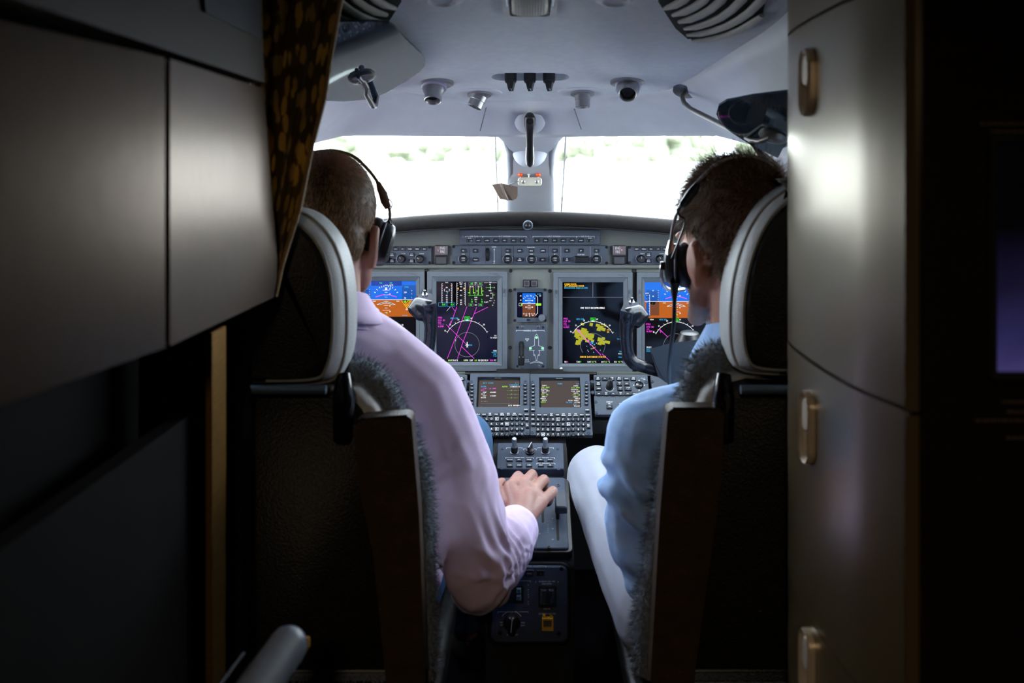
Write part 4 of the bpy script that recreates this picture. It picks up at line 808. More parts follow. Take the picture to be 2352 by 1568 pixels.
# cursor control panels either side
for s, lab in ((1, 'cursor control panel with ribbed black joystick and round cursor pad, right of the TUNE keyboard'), (-1, 'cursor control panel left of the ACT LEGS keyboard, half behind the pink sleeve')):
    t = thing('cursor_control_panel', lab, 'switch panel', CP.hit(1217 + s * 200, 912))
    def zz(x, y): u = 1330 + x / 10.226; v = 850 + y / 10.226; return (u if s > 0 else 2434 - u), v
    a = sorted((zz(245, 0)[0] + s * 9 - s * 0, zz(1650, 0)[0]))
    mb = MB(); pslab(mb, CP, a[0], 866, a[1], 912, 0, .010, .002, .001); mb.build('plate', M_plate, t)
    KP = Pl(CP.o + CP.n * .010, CP.n); pr = MB()
    for x, y, q in ((430, 215, ['UPR', 'MENU']), (595, 215, ['ESC']), (760, 215, ['TERR', 'WX']), (932, 215, ['INFO', 'DATA']), (1100, 215, ['CHART']), (1262, 215, ['CAS', 'PAGE']), (440, 335, ['LWR', 'MENU']), (937, 335, ['MEM', '1']), (1110, 335, ['ROT']), (447, 450, ['CURSR']), (955, 450, ['MEM', '2']), (455, 570, ['END']), (623, 570, ['TERR', 'WX']), (790, 570, ['TFC']), (965, 570, ['MEM', '3']), (1130, 570, ['SYS']), (1295, 570, ['CHKLT']), (1140, 450, ['ZOOM', '-  +'])):
        u, v = zz(x, y); key(t, KP, u + s * 1.2, v, 12 if x != 1140 else 15.5, 7.4, .004, M_key)
        for k, w_ in enumerate(q): text(pr, KP, w_, u + s * 1.2, v + (k - (len(q) - 1) / 2) * 3.2, 2.5, 0, .0043, bold=.03, sx=.75)
    u, v = zz(718, 400); o = knob(t, KP, u, v, 8.2, .014, M_black, 'joystick_base', rot=0)
    mb = MB(); pr2 = [(.0068, .010)]
    for k in range(6): pr2 += [(.0074 - k * .0003, .013 + k * .003), (.0062 - k * .0003, .0145 + k * .003)]
    pr2 += [(0, .032)]; mb.lathe(pr2, KP.hit(u, v), KP.n, 16); mb.build('ribbed_grip', M_black, o)
    pline(pr, KP, parc(u, v, 10, 100, 260, 10), .8)
    u, v = zz(1410, 355); mb = MB(); mb.lathe([(.0105, -.001), (.0105, .003), (.009, .0045), (.0075, .0025), (0, .0015)], KP.hit(u, v), KP.n, 24); mb.build('cursor_pad', M_blackg, t)
    for du_, dv_ in ((12, 0), (-12, 0), (0, 11), (0, -11)): pfill(pr, KP, [(u + du_ - 1.2, v + dv_ + 1.2), (u + du_ + 1.2, v + dv_ + 1.2), (u + du_ + 1.2, v + dv_ - 1.2), (u + du_ - 1.2, v + dv_ - 1.2)])
    for x, y in ((300, 270), (310, 520), (1565, 285)): u, v = zz(x, y); screw(t, KP, u + s * 1, v, 4.4, M_plate_d)
    u, v = zz(1500, 190); text(pr, KP, 'Rockwell', u, v, 1.8, 0, bold=.03); text(pr, KP, 'Collins', u + 3, v + 2.6, 1.8, 0, bold=.03)
    pr.build('lettering', M_print, t, smooth=False, fix=False)
    t = thing('microphone_switch_panel', 'plain slate switch panel with copilot microphone buttons below the joystick' if s > 0 else 'plain slate switch panel below the cursor pad on the pilot side, mostly hidden', 'switch panel', CP.hit(1217 + s * 200, 957))
    a = sorted((1217 + s * (1364 - 1217), 1217 + s * (1545 - 1217)))
    mb = MB(); pslab(mb, CP, a[0], 914, a[1], 957.5, 0, .010, .002, .001); mb.build('plate', M_plate, t)
    a2 = sorted((1217 + s * (1493 - 1217), 1217 + s * (1545 - 1217))); mb = MB(); pslab(mb, CP, a2[0], 866, a2[1], 912.5, 0, .010, .002, .001); mb.build('side_plate', M_plate, t)
    pr = MB()
    for x, up, q in ((707, ['COPILOT', 'MIC'], ['XFR']), (983, ['TAWS'], ['G/S', 'CANCL']), (1200, ['TERR'], ['INH'])):
        u, v = zz(x, 870); u += s * 1; key(t, KP, u, v, 13, 8.6, .004, M_key)
        for k, w_ in enumerate(up): text(pr, KP, w_, u, v - 8 - (len(up) - 1 - k) * 4, 2.8, 0, bold=.03)
        for k, w_ in enumerate(q): text(pr, KP, w_, u, v + (k - (len(q) - 1) / 2) * 3.2, 2.5, 0, .0043, bold=.03)
    for x, y in ((390, 745), (405, 1000), (1720, 270)): u, v = zz(x, y); screw(t, KP, u, v, 4, M_plate_d)
    pr.build('lettering', M_print, t, smooth=False, fix=False)
    # dark bracket under the unit
    mb = MB(); mb.box(CP.hit(1217 + s * 215, 962) + Vector((0, .03, -.02)), (.19, .06, .03)); mb.build('bracket', M_blackm, t)
# ------------------------------------------------------------------ lighting panel on the pedestal
XP = plane2(1022, 2.12, 1083, 2.04)
t = thing('lighting_panel', 'small slate pedestal panel with two silver lift knobs and a black pointer knob', 'switch panel', XP.hit(1217, 1083))
mb = MB(); pslab(mb, XP, 1143, 1023, 1296, 1083, -.012, .008, .004, .0015); mb.build('plate', M_plate_d, t)
KP = Pl(XP.o + XP.n * .008, XP.n); pr = MB()
for x in (938, 1350):
    u, v = zc(x, 1095); mb = MB(); mb.lathe([(.0095, -.001), (.0095, .002), (.008, .0025)], KP.hit(u, v), KP.n, 20); o = mb.build('knob_collar', M_screw, t)
    mb = MB(); mb.lathe([(.0078, 0), (.0078, .014), (.007, .016), (0, .016)], KP.hit(u, v), KP.n, 20); mb.build('knob', M_black, t)
    mb = MB(); mb.lathe([(.0062, .015), (.0055, .017), (.0050, .019), (.0050, .030), (.0056, .031), (.0056, .036), (.0045, .038), (0, .038)], KP.hit(u, v), KP.n, 20); mb.build('inner_knob', M_steel, t)
u, v = zc(1145, 1100); knob(t, KP, u, v, 10.5, .010, M_black, 'pointer_knob_base')
Mk = KP.M(u, v, 0, -.35); mb = MB(); mb.prism([(-.0035, -.010, .008), (.0035, -.010, .008), (.0028, .011, .008), (-.0028, .011, .008)], [(-.0022, -.009, .021), (.0022, -.009, .021), (.0016, .010, .021), (-.0016, .010, .021)]); mb.build('pointer_knob', M_black, t, M=Mk, smooth=False)
mb = MB(); mb.box((0, .001, .0213), (.0012, .019, .0005)); mb.box((0, .0108, .0145), (.0012, .0009, .013)); mb.build('pointer_mark', M_print, t, M=Mk, smooth=False)
for x, q in ((877, ('BEACON', 'TAXI')), (1003, ('NAV', 'LOGO')), (1135, ('STROBE', 'LAND')), (1292, ('BELT', 'PULSE')), (1415, ('SAFETY', 'ON'))):
    for y, w_ in zip((1205, 1278), q): u, v = zc(x, y); key(t, KP, u, v, 14, 6.2, .0035, M_key); text(pr, KP, w_, u, v + .6, 2.7, 0, .0038, sx=.75, bold=.03)
for x0, x1, y, s_ in ((822, 1190, 1167, 'EXTERIOR LIGHTS'), (1235, 1477, 1170, 'PASS LIGHTS'), (1235, 1480, 1243, 'PULSE LIGHTS'), (830, 1042, 1036, 'PANEL 1'), (1060, 1230, 1052, 'FLOOD'), (1250, 1460, 1036, 'PANEL 2')):
    a = 1020 + x0 / 5.8075; b = 1020 + x1 / 5.8075; v = 850 + y / 5.8075; hw_ = len(s_) * .95; m_ = (a + b) / 2
    bracket(pr, KP, a, b, v, 2.4, m_ - hw_, m_ + hw_, .7); text(pr, KP, s_, m_, v, 2.5, 0, sx=.75, bold=.03)
for x, y in ((780, 1050), (1518, 1050), (757, 1312), (1528, 1318)): u, v = zc(x, y); screw(t, KP, u, v, 3.6, M_plate_d)
pr.build('lettering', M_print, t, smooth=False, fix=False)
# ------------------------------------------------------------------ throttle quadrant
QP = plane2(1100, 2.0, 1265, 1.79)
def zq(x, y): return 1080 + x / 6.532, 1060 + y / 6.532
t = thing('throttle_quadrant', "slate throttle quadrant under the pilot's hand, with flap slot and dark levers", 'throttle quadrant', QP.hit(1217, 1265))
mb = MB(); a0, b0, a1, b1 = QP.rect(1132, 1101, 1300, 1264); slab(mb, QP, rr(-.0745, b0, .0745, b1, .006), -.012, .006, .0015); mb.build('plate', M_plate_d, t)
mb = MB(); pts = rr(-.082, b0 - .006, .082, b1 + .003, .012); slab(mb, QP, pts, -.02, .0015, .001); mb.build('surround', M_black, t)
KP = Pl(QP.o + QP.n * .006, QP.n); pr = MB()
def qslot(u0, v0, u1, v1, nm='slot'):
    mb = MB(); pslab(mb, KP, u0, v0, u1, v1, 0, .0005, .004); return mb.build(nm, M_blackm, t)
qslot(1276.5, 1180, 1285, 1241, 'flap_slot'); qslot(1243.5, 1165, 1250, 1199.5); qslot(1185, 1110, 1194, 1242); qslot(1205, 1110, 1214, 1242); qslot(1216, 1215, 1230.5, 1242, 'lever_gate')
mb = MB(); pslab(mb, KP, 1230.3, 1110, 1230.9, 1264, 0, .0004); mb.build('panel_joint', M_blackm, t)
mb = MB(); pslab(mb, KP, 1273.5, 1158, 1303, 1195, .016, .032, .003, .003); bevel(mb.build('flap_lever_handle', mat('dark_slate_handle', (46, 50, 60), .5), t), .002)
mb = MB(); q = KP.hit(1281, 1190); mb.tube([q, q + KP.n * .02], .004, 8); mb.build('flap_lever_stem', M_black, t)
for u, v in ((1189.5, 1150), (1209.5, 1150)):
    q = KP.hit(u, v); mb = MB(); mb.tube([q, q + KP.n * .035, q + KP.n * .046], [.004, .004, .006], 8); mb.build('throttle_stem', M_black, t)
for dx in (-.014, .014):
    q = P(1212, 1128, 1.865) + Vector((dx * 1.3 + .006, 0, -.016)); mb = MB(); mb.cap(q + Vector((-.010, 0, 0)), .015, q + Vector((.012, 0, 0)), .015, 16); mb.build('throttle_knob', M_blackg, t)
for x, y, s_ in ((1240, 855, '0°'), (1245, 1008, '15°'), (1243, 1170, '35°'), (1030, 1083, 'IDLE')): u, v = zq(x, y); text(pr, KP, s_, u, v, 3.4, 0, bold=.02)
for x0, y0, y1 in ((1010, 950, 1010),): u, v = zq(x0, y0); pline(pr, KP, [(u, v), (u, zq(x0, y1)[1])], .8)
for k, c in enumerate('FLAPS'): u, v = zq(1168, 950 + k * 27); text(pr, KP, c, u, v, 2.8, 0)
for u, v in ((1283, 1114.5), (1262, 1256.5), (1150, 1114)): screw(t, KP, u, v, 4.4, M_black)
pr.build('lettering', M_printd, t, smooth=False, fix=False)
# ------------------------------------------------------------------ trim panel on the aft face of the pedestal
TP = plane2(1293, 1.782, 1472, 1.772)
def zt(x, y): return 1060 + x / 5.6, 1240 + y / 5.6
t = thing('trim_panel', 'slate trim panel on the aft end of the pedestal with rudder trim knob and yellow guarded switch', 'switch panel', TP.hit(1217, 1472))
mb = MB(); slab(mb, TP, rr(*TP.rect(1129, 1296, 1304, 1470), .012), -.012, .010, .002); mb.build('plate', M_plate_d, t)
mb = MB(); slab(mb, TP, rr(*TP.rect(1121, 1289, 1311, 1481), .018), -.02, .004, .002); mb.build('surround', M_black, t)
KP = Pl(TP.o + TP.n * .010, TP.n); pr = MB()
u, v = zt(875, 420); key(t, KP, u, v, 19, 16, .004, M_key, 'starter_button', .002); text(pr, KP, 'DISENG', u, v, 3, 0, .0043, sx=.75)
u, v = zt(1018, 422); key(t, KP, u, v, 17, 13, .002, M_key, 'slide_switch'); text(pr, KP, 'I', u, v + 2, 3, 0, .0023)
u, v = zt(1105, 720); mb = MB(); frame_slab(mb, KP, (u - 21, v - 24, u + 21, v + 24), (u - 17, v - 20, u + 17, v + 20), 0, .005, .003); mb.build('trim_housing', M_blackm, t)
for dx in (-8.3, 8.3): 
    mb = MB(); pslab(mb, KP, u + dx - 7.5, v - 19, u + dx + 7.5, v + 16, .0, .009, .002, .003); mb.build('trim_rocker', mat('teal_black_rocker', (30, 42, 52), .4), t)
u, v = zt(690, 690); mb = MB(); pslab(mb, KP, u - 22, v - 19, u + 20, v + 22, 0, .0015, .002); mb.build('aileron_trim_well', M_blackm, t)
for dy in (-8, 8):
    mb = MB(); pslab(mb, KP, u + 3, v + dy - 7, u + 14, v + dy + 6, 0, .006, .001, .002); mb.build('aileron_trim_rocker', mat('teal_grey_rocker', (74, 98, 112), .4), t)
u, v = zt(645, 1050); knob(t, KP, u, v, 20, .010, M_black, 'rudder_trim_base', h=0)
mb = MB(); pslab(mb, KP, u - 9, v - 22, u + 9, v + 22, .008, .026, .006, .004); bevel(mb.build('rudder_trim_knob', M_black, t), .002)
mb = MB(); pline(mb, KP, [(u - 1, v + 11), (u + 2, v - 20)], 1.2, 0, .0265); mb.build('pointer_mark', M_print, t, smooth=False, fix=False)
pline(pr, KP, parc(u, v, 25, -60, -15, 8), 1.3); pline(pr, KP, parc(u, v, 25, 15, 60, 8), 1.3)
u, v = zt(1107, 1050); mb = MB(); frame_slab(mb, KP, (u - 13, v - 13, u + 13, v + 15), (u - 9.5, v - 9, u + 9.5, v + 8), 0, .012, .001); o = mb.build('yellow_guard', M_yellow, t, ang=.4)
mb = MB(); pslab(mb, KP, u - 9.5, v - 9, u + 9.5, v + 8, 0, .007, .001, .001); mb.build('guarded_button', mat('grey_button', (84, 82, 82), .5), t)
for dx in (-8, 8): mb = MB(); pslab(mb, KP, u + dx - 3, v - 18, u + dx + 3, v - 11, 0, .008, .001); mb.build('guard_hinge', M_yellow, t)
def zb(x0, x1, y, s_, sz=3.2):
    a, v = zt(x0, y); b = zt(x1, y)[0]; m_ = (a + b) / 2; hw_ = len(s_) * 1.35; bracket(pr, KP, a, b, v, 3, m_ - hw_, m_ + hw_, .9); text(pr, KP, s_, m_, v + .3, sz, 0, sx=.75)
zb(465, 855, 920, 'RUDDER TRIM'); zb(640, 1085, 330, 'STARTER'); zb(560, 888, 523, '    '); zb(955, 1243, 528, 'SECONDARY ELEV TRIM', 3)
for x, y, s_ in ((1098, 560, 'NOSE DOWN'), (1100, 882, 'NOSE UP'), (1104, 945, 'SECONDARY ELEV TRIM'), (520, 1058, 'NOSE'), (520, 1090, 'LEFT'), (792, 1060, 'NOSE'), (792, 1095, 'RIGHT'), (655, 1215, 'PUSH TO TURN')): u, v = zt(x, y); text(pr, KP, s_, u, v, 3.3, 0, sx=.72)
for k, c in enumerate('R WING DN'): u, v = zt(860, 575 + k * 31); text(pr, KP, c, u, v, 3, 0) if c != ' ' else None
for x, y in ((1287, 368), (1252, 1200), (497, 1190)): u, v = zt(x, y); screw(t, KP, u, v, 5, M_black)
pr.build('lettering', M_print, t, smooth=False, fix=False)
# ------------------------------------------------------------------ control yokes
M_grip = mat('satin_black_grip', (16, 19, 27), .26, var=.15, vs=60, spec=.28)
def yoke(s, du, dv, label):
    Y = 2.03
    q = lambda u, v, y=Y: P(1217 + s * (u - 1217) + du, v + dv, y)
    t = thing('control_yoke', label, 'yoke', q(1540, 870, 2.25))
    mb = MB()
    mb.chain([q(1439, 735), q(1438, 770), q(1440, 800), q(1444, 820), q(1456, 834), q(1476, 841), q(1520, 852, 2.06)], [.0155, .0135, .0135, .0145, .0145, .0135, .0155])
    mb.chain([q(1440, 722, 2.025), q(1466, 716, 2.045), q(1478, 726, 2.04), q(1462, 742, 2.035), q(1440, 735, 2.03)], [.016, .017, .0125, .012, .015])
    organic('grip', mb, M_grip, t, .0035, 4)
    A = [q(1425, 713, 2.010), q(1453, 720, 2.010), q(1470, 694, 2.052), q(1437, 690, 2.052)]; B = [q(1428, 742, 2.018), q(1450, 746, 2.018), q(1470, 722, 2.050), q(1438, 716, 2.050)]
    if s < 0: A, B = A[::-1], B[::-1]
    mb = MB(); mb.prism(B, A); bevel(mb.build('grip_top', mat('grip_top_satin', (26, 31, 42), .6, spec=.12), t), .002, 2, .3)
    tp = Pl(q(1450, 697, 2.03), (0, -.35, .94), Vector((0, 1, 0)))
    mb = MB(); mb.lathe([(.0062, -.004), (.0062, .0015), (.0048, .0022), (.0046, .0008), (0, .0008)], q(1451, 694, 2.022), (0, -.4, .92), 18); o = mb.build('switch_ring', M_steel, t)
    mb = MB(); mb.lathe([(.0022, 0), (.0020, .006), (.0034, .007), (.0030, .011), (0, .0115)], q(1451, 694, 2.022), (0, -.4, .92), 10); mb.build('trim_switch', M_black, o)
    mb = MB(); mb.box(q(1452, 689.5, 2.03), (.008, .004, .003)); mb.build('switch_label', M_print, t)
    hub = [(1492, 801), (1540, 788), (1600, 780), (1650, 788), (1650, 868), (1600, 880), (1548, 890), (1512, 866)]
    A = [q(u, v, 2.03) for u, v in hub]; B = [q(u, v, 2.12) for u, v in hub]
    if s < 0: A, B = A[::-1], B[::-1]
    mb = MB(); mb.prism(B, A); bevel(mb.build('hub', M_black, t), .010, 3, .3)
    mb = MB(); mb.lathe([(.034, -.02), (.031, .004), (.024, .018), (.020, .026), (.012, .029), (0, .029)], q(1583, 790, 2.075), (0, -.15, 1), 24); mb.build('column_cap', M_black, t)
    mb = MB(); mb.tube([q(1590, 830, 2.1), q(1590, 800, 2.4)], .022, 14); mb.build('shaft', M_blackm, t)
    mb = MB(); mb.tube([q(1498, 812, 2.028), q(1510, 845, 2.026), q(1528, 876, 2.028)], .0014, 6); mb.build('seam', M_blackm, t)
    # far horn
    mb = MB(); q2 = lambda u, v, y=Y: P(1217 + s * (u - 1217) + du, v + dv, y)
    mb.chain([q2(1640, 850), q2(1700, 838), q2(1725, 800), q2(1728, 735)], [.0155, .0135, .0135, .0155]); organic('far_grip', mb, M_blackg, t, .004, 4)
yoke(1, 0, 0, 'black control yoke in front of the blue-shirted pilot')
yoke(-1, -7, -17, 'black control yoke in front of the pink-shirted pilot')
# ------------------------------------------------------------------ speaker vents in the headliner
def zo(x, y): return 1250 + x / 3.92, y / 3.92
SL = [[(1330, 340), (1420, 335), (1530, 318), (1660, 285), (1770, 240), (1870, 180), (1960, 112)],
      [(1285, 285), (1400, 275), (1520, 250), (1640, 208), (1750, 150), (1850, 80), (1940, -10), (1990, -80)],
      [(1262, 230), (1370, 213), (1480, 180), (1590, 130), (1690, 60), (1780, -30), (1830, -110)],
      [(1215, 170), (1310, 148), (1410, 108), (1500, 55), (1590, -20), (1650, -100)],
      [(1160, 108), (1260, 80), (1350, 35), (1430, -20), (1500, -90)],
      [(1085, 48), (1170, 20), (1250, -25), (1340, -90)]]
M_slat = mat('vent_slat_plastic', (206, 204, 200), .5, var=.03)
for s, lab in ((1, 'curved pale vent slats over dark slots in the headliner, right of the dome light'), (-1, 'curved pale vent slats over dark slots in the headliner, above the left sun visor')):
    f = lambda u: u if s > 0 else 2434 - u
    t = thing('ceiling_vent', lab, 'vent', on_head(f(1640), 40))
    out = [(1512, 2), (1532, 34), (1552, 64), (1580, 88), (1640, 82), (1700, 60), (1752, 30), (1765, -30), (1700, -60), (1520, -60)]
    A = [on_head(f(u), v) + Vector((0, 0, -.0015)) for u, v in out]; A = A if s > 0 else A[::-1]
    mb = MB(); mb.prism([p + Vector((0, 0, .004)) for p in A], A); mb.build('dark_backing', M_blackm, t)
    for sl in SL:
        pts = [on_head(f(zo(*q)[0]), zo(*q)[1]) + Vector((0, 0, -.005)) for q in sl]
        mb = MB(); mb.tube(pts, [.005] + [.0086] * (len(pts) - 2) + [.005], 10, flat=.7); mb.build('slat', M_slat, t)
# ------------------------------------------------------------------ dome light
Y_ = on_head(1217, 10); pl = Pl(on_head(1217, 0), Hn, Vector((0, -1, 0)))
t = thing('dome_light', 'square pale dome light with ribbed lens at the top of the headliner', 'lamp', on_head(1217, 20))
c = on_head(1217, 4); hx = (1280 - 1155) / 2 / F * c.y; hy = .075
ht = Hn
e1 = Vector((1, 0, 0)); e2 = Vector((0, 1, -.17)).normalized(); ce = on_head(1217, 33) - e2 * hy
def on_c(a, b, h): return ce + e1 * a + e2 * b + Hn * h
class CeilPl:
    n = Hn; r = e1; u = e2
    @staticmethod
    def w(a, b, h=0): return on_c(a, b, h)
mb = MB(); o_ = rr(-hx, -hy, hx, hy, .006); i_ = rr(-hx * .76, -hy * .82, hx * .76, hy * .80, .008)
n = len(o_); A = [on_c(*p, 0) for p in o_]; B = [on_c(*p, .007) for p in o_]; C_ = [on_c(*p, .009) for p in i_]; D2 = [on_c(*p, 0) for p in i_]
mb.add(A + B + C_ + D2, [(k * n + i, k * n + (i + 1) % n, ((k + 1) % 4) * n + (i + 1) % n, ((k + 1) % 4) * n + i) for k in range(4) for i in range(n)]); mb.build('frame', mat('pale_grey_frame', (200, 200, 198), .4), t)
rows = []
for b in np.linspace(-hy * .8, hy * .78, 60):
    rows.append([on_c(a * hx * .72, b, .004 + .012 * max(0, 1 - (b / hy / .82) ** 2) ** .5 * max(0, 1 - a ** 4) + .0012 * math.sin(b * 900) * math.cos(a * 22)) for a in np.linspace(-1, 1, 60)])
mb = MB(); mb.grid(rows); mb.build('ribbed_lens', mat('frosted_lens', (214, 212, 200), .35, var=.05), t, fix=False)
for s in (-1, 1):
    mb = MB(); mb.box(on_c(s * hx * .83, 0, .009), (.003, hy * 1.3, .003)); mb.build('clip', M_steel, t)
for u, lab in ((1015, 'round pale ceiling boss at the top edge, left of the dome light'), (1415, 'round pale ceiling boss at the top edge, right of the dome light')):
    mb = MB(); q = on_head(u, -10); mb.lathe([(.036, -.002), (.034, .006), (.022, .011), (.018, .007), (0, .007)], q, Hn, 28); tag(mb.build('ceiling_boss', M_trim, None), lab, 'fitting')
# ------------------------------------------------------------------ air gaspers, reading lights, dimmer knobs
M_silver = mat('satin_silver_plastic', (158, 158, 162), .34, .8, var=.05, vs=60)
def gasper(u, v, ax, lab, cu, cv):
    t = thing('air_gasper', lab, 'air vent', on_head(u, v)); b = on_head(u, v)
    mb = MB(); mb.lathe([(.036, -.004), (.036, .003), (.031, .006), (.028, .004), (.0, .004)], b, Hn, 32); mb.build('base_ring', M_silver, t)
    ax = Vector(ax).normalized(); c = P(cu, cv, b.y - .005)
    mb = MB(); mb.lathe([(.010, -.016), (.024, -.010), (.0275, .001), (.0275, .006), (.0245, .009)], c, ax, 28); mb.build('swivel_collar', mat('lavender_grey_collar', (160, 160, 186), .4), t)
    mb = MB(); mb.lathe([(.022, .003), (.0235, .008), (.022, .016), (.0185, .023), (.0185, .036), (.0172, .0375), (.0158, .036), (.0150, .020), (0, .016)], c, ax, 28); o = mb.build('nozzle', M_silver, t)
    mb = MB(); mb.lathe([(.0150, .0215), (.012, .027), (.0, .023)], c, ax, 24); mb.build('nozzle_core', M_blackm, o)
gasper(1003, 190, (-.03, -.42, -.9), 'silver eyeball air vent left of the three overhead knobs, pointing down', 997, 196)
gasper(1441, 188, (-.12, -.80, -.55), 'silver eyeball air vent right of the three overhead knobs, pointing at the viewer', 1443, 197)
def reading_light(u, v, ax, lab, cu, cv):
    t = thing('reading_light', lab, 'lamp', on_head(u, v)); b = on_head(u, v)
    mb = MB(); mb.lathe([(.045, -.004), (.044, .0015), (.036, .003), (.028, .001), (0, .001)], b, Hn, 32)
    for i, q in enumerate(mb.v): mb.v[i] = (b.x + (q[0] - b.x) * 1.25, q[1], q[2])
    mb.build('dish', M_trim, t)
    c = P(cu, cv, b.y); pr = [(.026, -.006)]
    mb = MB(); mb.lathe([(.0255, -.012), (.0265, -.010), (.0265, .003), (.022, .005), (0, .005)], c, Hn, 48); o = mb.build('knurled_ring', M_silver, t)
    ax = Vector(ax).normalized(); mb = MB(); mb.lathe([(.0175, -.002), (.0175, .010), (.0165, .011), (.0165, .026), (.0150, .027), (.0145, .022), (0, .021)], c + Hn * .004, ax, 28); mb.build('lamp_barrel', M_silver, t)
reading_light(1096, 214, (-.40, -.12, -.9), 'small silver swivel reading light, left of the centre post', 1101, 217)
reading_light(1338, 212, (.0, -.08, -1), 'small silver swivel reading light, right of the centre post', 1338, 215)
for i, (u, q) in enumerate(((1173, 'leftmost'), (1217, 'middle'), (1261, 'rightmost'))):
    t = thing('dimmer_knob', q + ' of the three black pointer knobs in the overhead recess', 'knob', on_head(u, 176), 'overhead dimmer knobs')
    b = on_head(u, 180); ax = Vector((0, -.35, -1)).normalized()
    mb = MB(); mb.lathe([(.0128, -.018), (.0128, .004), (.0118, .008), (.009, .010), (0, .010)], b, ax, 24); mb.build('skirt', M_black, t)
    M4 = Matrix.Translation(b) @ Matrix((Vector((1, 0, 0)), ax.cross(Vector((1, 0, 0))), ax)).transposed().to_4x4() @ Matrix.Rotation(.2, 4, 'Z')
    mb = MB(); mb.prism([(-.0085, -.009, .006), (.0085, -.009, .006), (.0085, .006, .006), (0, .011, .006), (-.0085, .006, .006)], [(-.0045, -.007, .026), (.0045, -.007, .026), (.0045, .005, .026), (0, .009, .026), (-.0045, .005, .026)]); o = mb.build('pointer', M_black, t, M=M4, smooth=False)
    mb = MB(); mb.box((0.002, .002, .0262), (.0012, .010, .0006)); mb.box((.001, -.0082, .019), (.0011, .0006, .011)); mb.build('pointer_mark', M_print, o, M=M4, smooth=False)
# ------------------------------------------------------------------ grab handle and eye locator on the centre post
t = thing('grab_handle', 'slim black vertical grab handle on the pale centre post', 'handle', P(1217, 380, 2.3))
for v, Y in ((272, 2.215), (352, 2.385)):
    mb = MB(); mb.lathe([(.044, -.008), (.038, .000), (.028, .006), (.018, .009), (0, .010)], P(1217, v, Y), (0, -.9, -.42), 28); mb.build('mount_boss', M_post, t)
mb = MB(); hs = [(263, .0085, 2.19), (270, .0135, 2.185), (285, .0130, 2.19), (305, .0095, 2.205), (335, .0088, 2.235), (360, .0098, 2.265), (374, .0088, 2.285), (381, .004, 2.293)]
mb.tube([P(1217, v, Y) for v, r, Y in hs], [r for v, r, Y in hs], 14); mb.build('grip', M_black, t)
mb = MB(); mb.tube([P(1217, v + 1, Y + .010) for v, r, Y in hs[4:]], [.0098, .0108, .0096, .004], 14); mb.build('back_shell', M_silver, t)
for a, b in (((1217, 272, 2.19), (1217, 272, 2.215)), ((1217, 355, 2.26), (1217, 352, 2.385))): mb = MB(); mb.tube([P(*a), P(*b)], .0075, 10); mb.build('standoff', M_black, t)
mb = MB(); pl = Pl(P(1217, 279, 2.172), (0, -1, .15)); mb.lathe([(.0085, -.004), (.0085, .0002), (.007, .0006), (0, .0006)], pl.o, pl.n, 20); mb.build('button', M_blackm, t)
t = thing('eye_locator', 'small grey bracket with two orange balls and one white ball on the centre post', 'sight gauge', P(1217, 427, 2.52))
bp = Pl(P(1217, 415, 2.515), (0, -.95, .05))
mb = MB(); slab(mb, bp, rr(*bp.rect(1189.5, 407, 1244.5, 427.5), .008), -.008, .006, .0015); mb.build('plate', mat('bracket_grey', (176, 172, 160), .45, .3), t)
for u in (1202, 1233): screw(t, bp, u, 417.5, 4.2, M_steel, .006)
for u, m_, r in ((1195.5, M_orange, 5.9), (1236, M_orange, 5.9), (1214.5, M_white, 3.4)):
    q = bp.hit(u, 401) + bp.n * .004; mb = MB(); mb.ell(q, (r / 857,) * 3); o = mb.build('sighting_ball', m_, t)
    mb = MB(); mb.tube([q, bp.hit(u, 409) + bp.n * .003], .0015, 6); mb.build('stem', M_steel, o)
t = thing('compass_shade', 'dark brown folded sheet shade hanging on a thin arm beside the eye locator', 'shade', P(1160, 460, 2.48))
bs = Pl(P(1165, 440, 2.47), (.15, -1, 0))
M_smoke = mat('smoked_brown_plastic', (74, 62, 56), .3, var=.1)
pts = [(1131.5, 424), (1150, 420.5), (1189, 428.5), (1189, 449), (1186, 456), (1178, 460), (1165, 460), (1150, 457)]
A = [bs.hit(u, v) - bs.n * (.016 if i in (0, 7) else 0) for i, (u, v) in enumerate(pts)]; mb = MB()
mb.prism([p - bs.n * .003 for p in A], A); mb.build('shade_plate', M_smoke, t, smooth=False)
mb = MB(); mb.tube([bs.hit(1150, 421), bs.hit(1157, 440) + bs.n * .004, bs.hit(1166, 459)], .0035, 8); mb.build('fold_rib', M_smoke, t)
mb = MB(); mb.tube([bp.hit(1190, 416), bs.hit(1180, 420), bs.hit(1166, 425)], .0016, 6); mb.build('arm', M_screw, t)
# ------------------------------------------------------------------ sun visors on swivel arms
M_arm = mat('dull_steel_arm', (120, 117, 114), .4, .75, var=.08, vs=60)
M_vis = mat('smoked_visor', (40, 54, 68), .035, spec=.42, var=.06, vs=10, tint=(170, 205, 238))
C0 = Vector((0, 0, ZC))
def ray(p, n, u, v):
    d = Vector(((u - U0) / F, 1, -(v - V0) / F)); return C0 + d * ((p - C0).dot(n) / d.dot(n))
def visor(p, n, out, lab):
    n = Vector(n).normalized(); A = [ray(p, n, u, v) for u, v in out]
    t = thing('sun_visor', lab, 'sun visor', p)
    B = [q - n * .004 for q in A]; mb = MB(); mb.prism(B, A); o = mb.build('visor_panel', M_vis, t, smooth=False); return t
vl = P(850, 150, 1.70); nl = Vector((.25, -.115, -.96)).normalized()
t = visor(vl, nl, [(560, 60), (700, 52), (860, 50), (895, 54), (908, 62), (930, 88), (968, 124), (976, 138), (974, 152), (962, 166), (930, 188), (885, 214), (850, 228), (790, 233), (700, 230), (560, 220)], 'blue-grey reflective sun visor swung up at the left of the headliner')
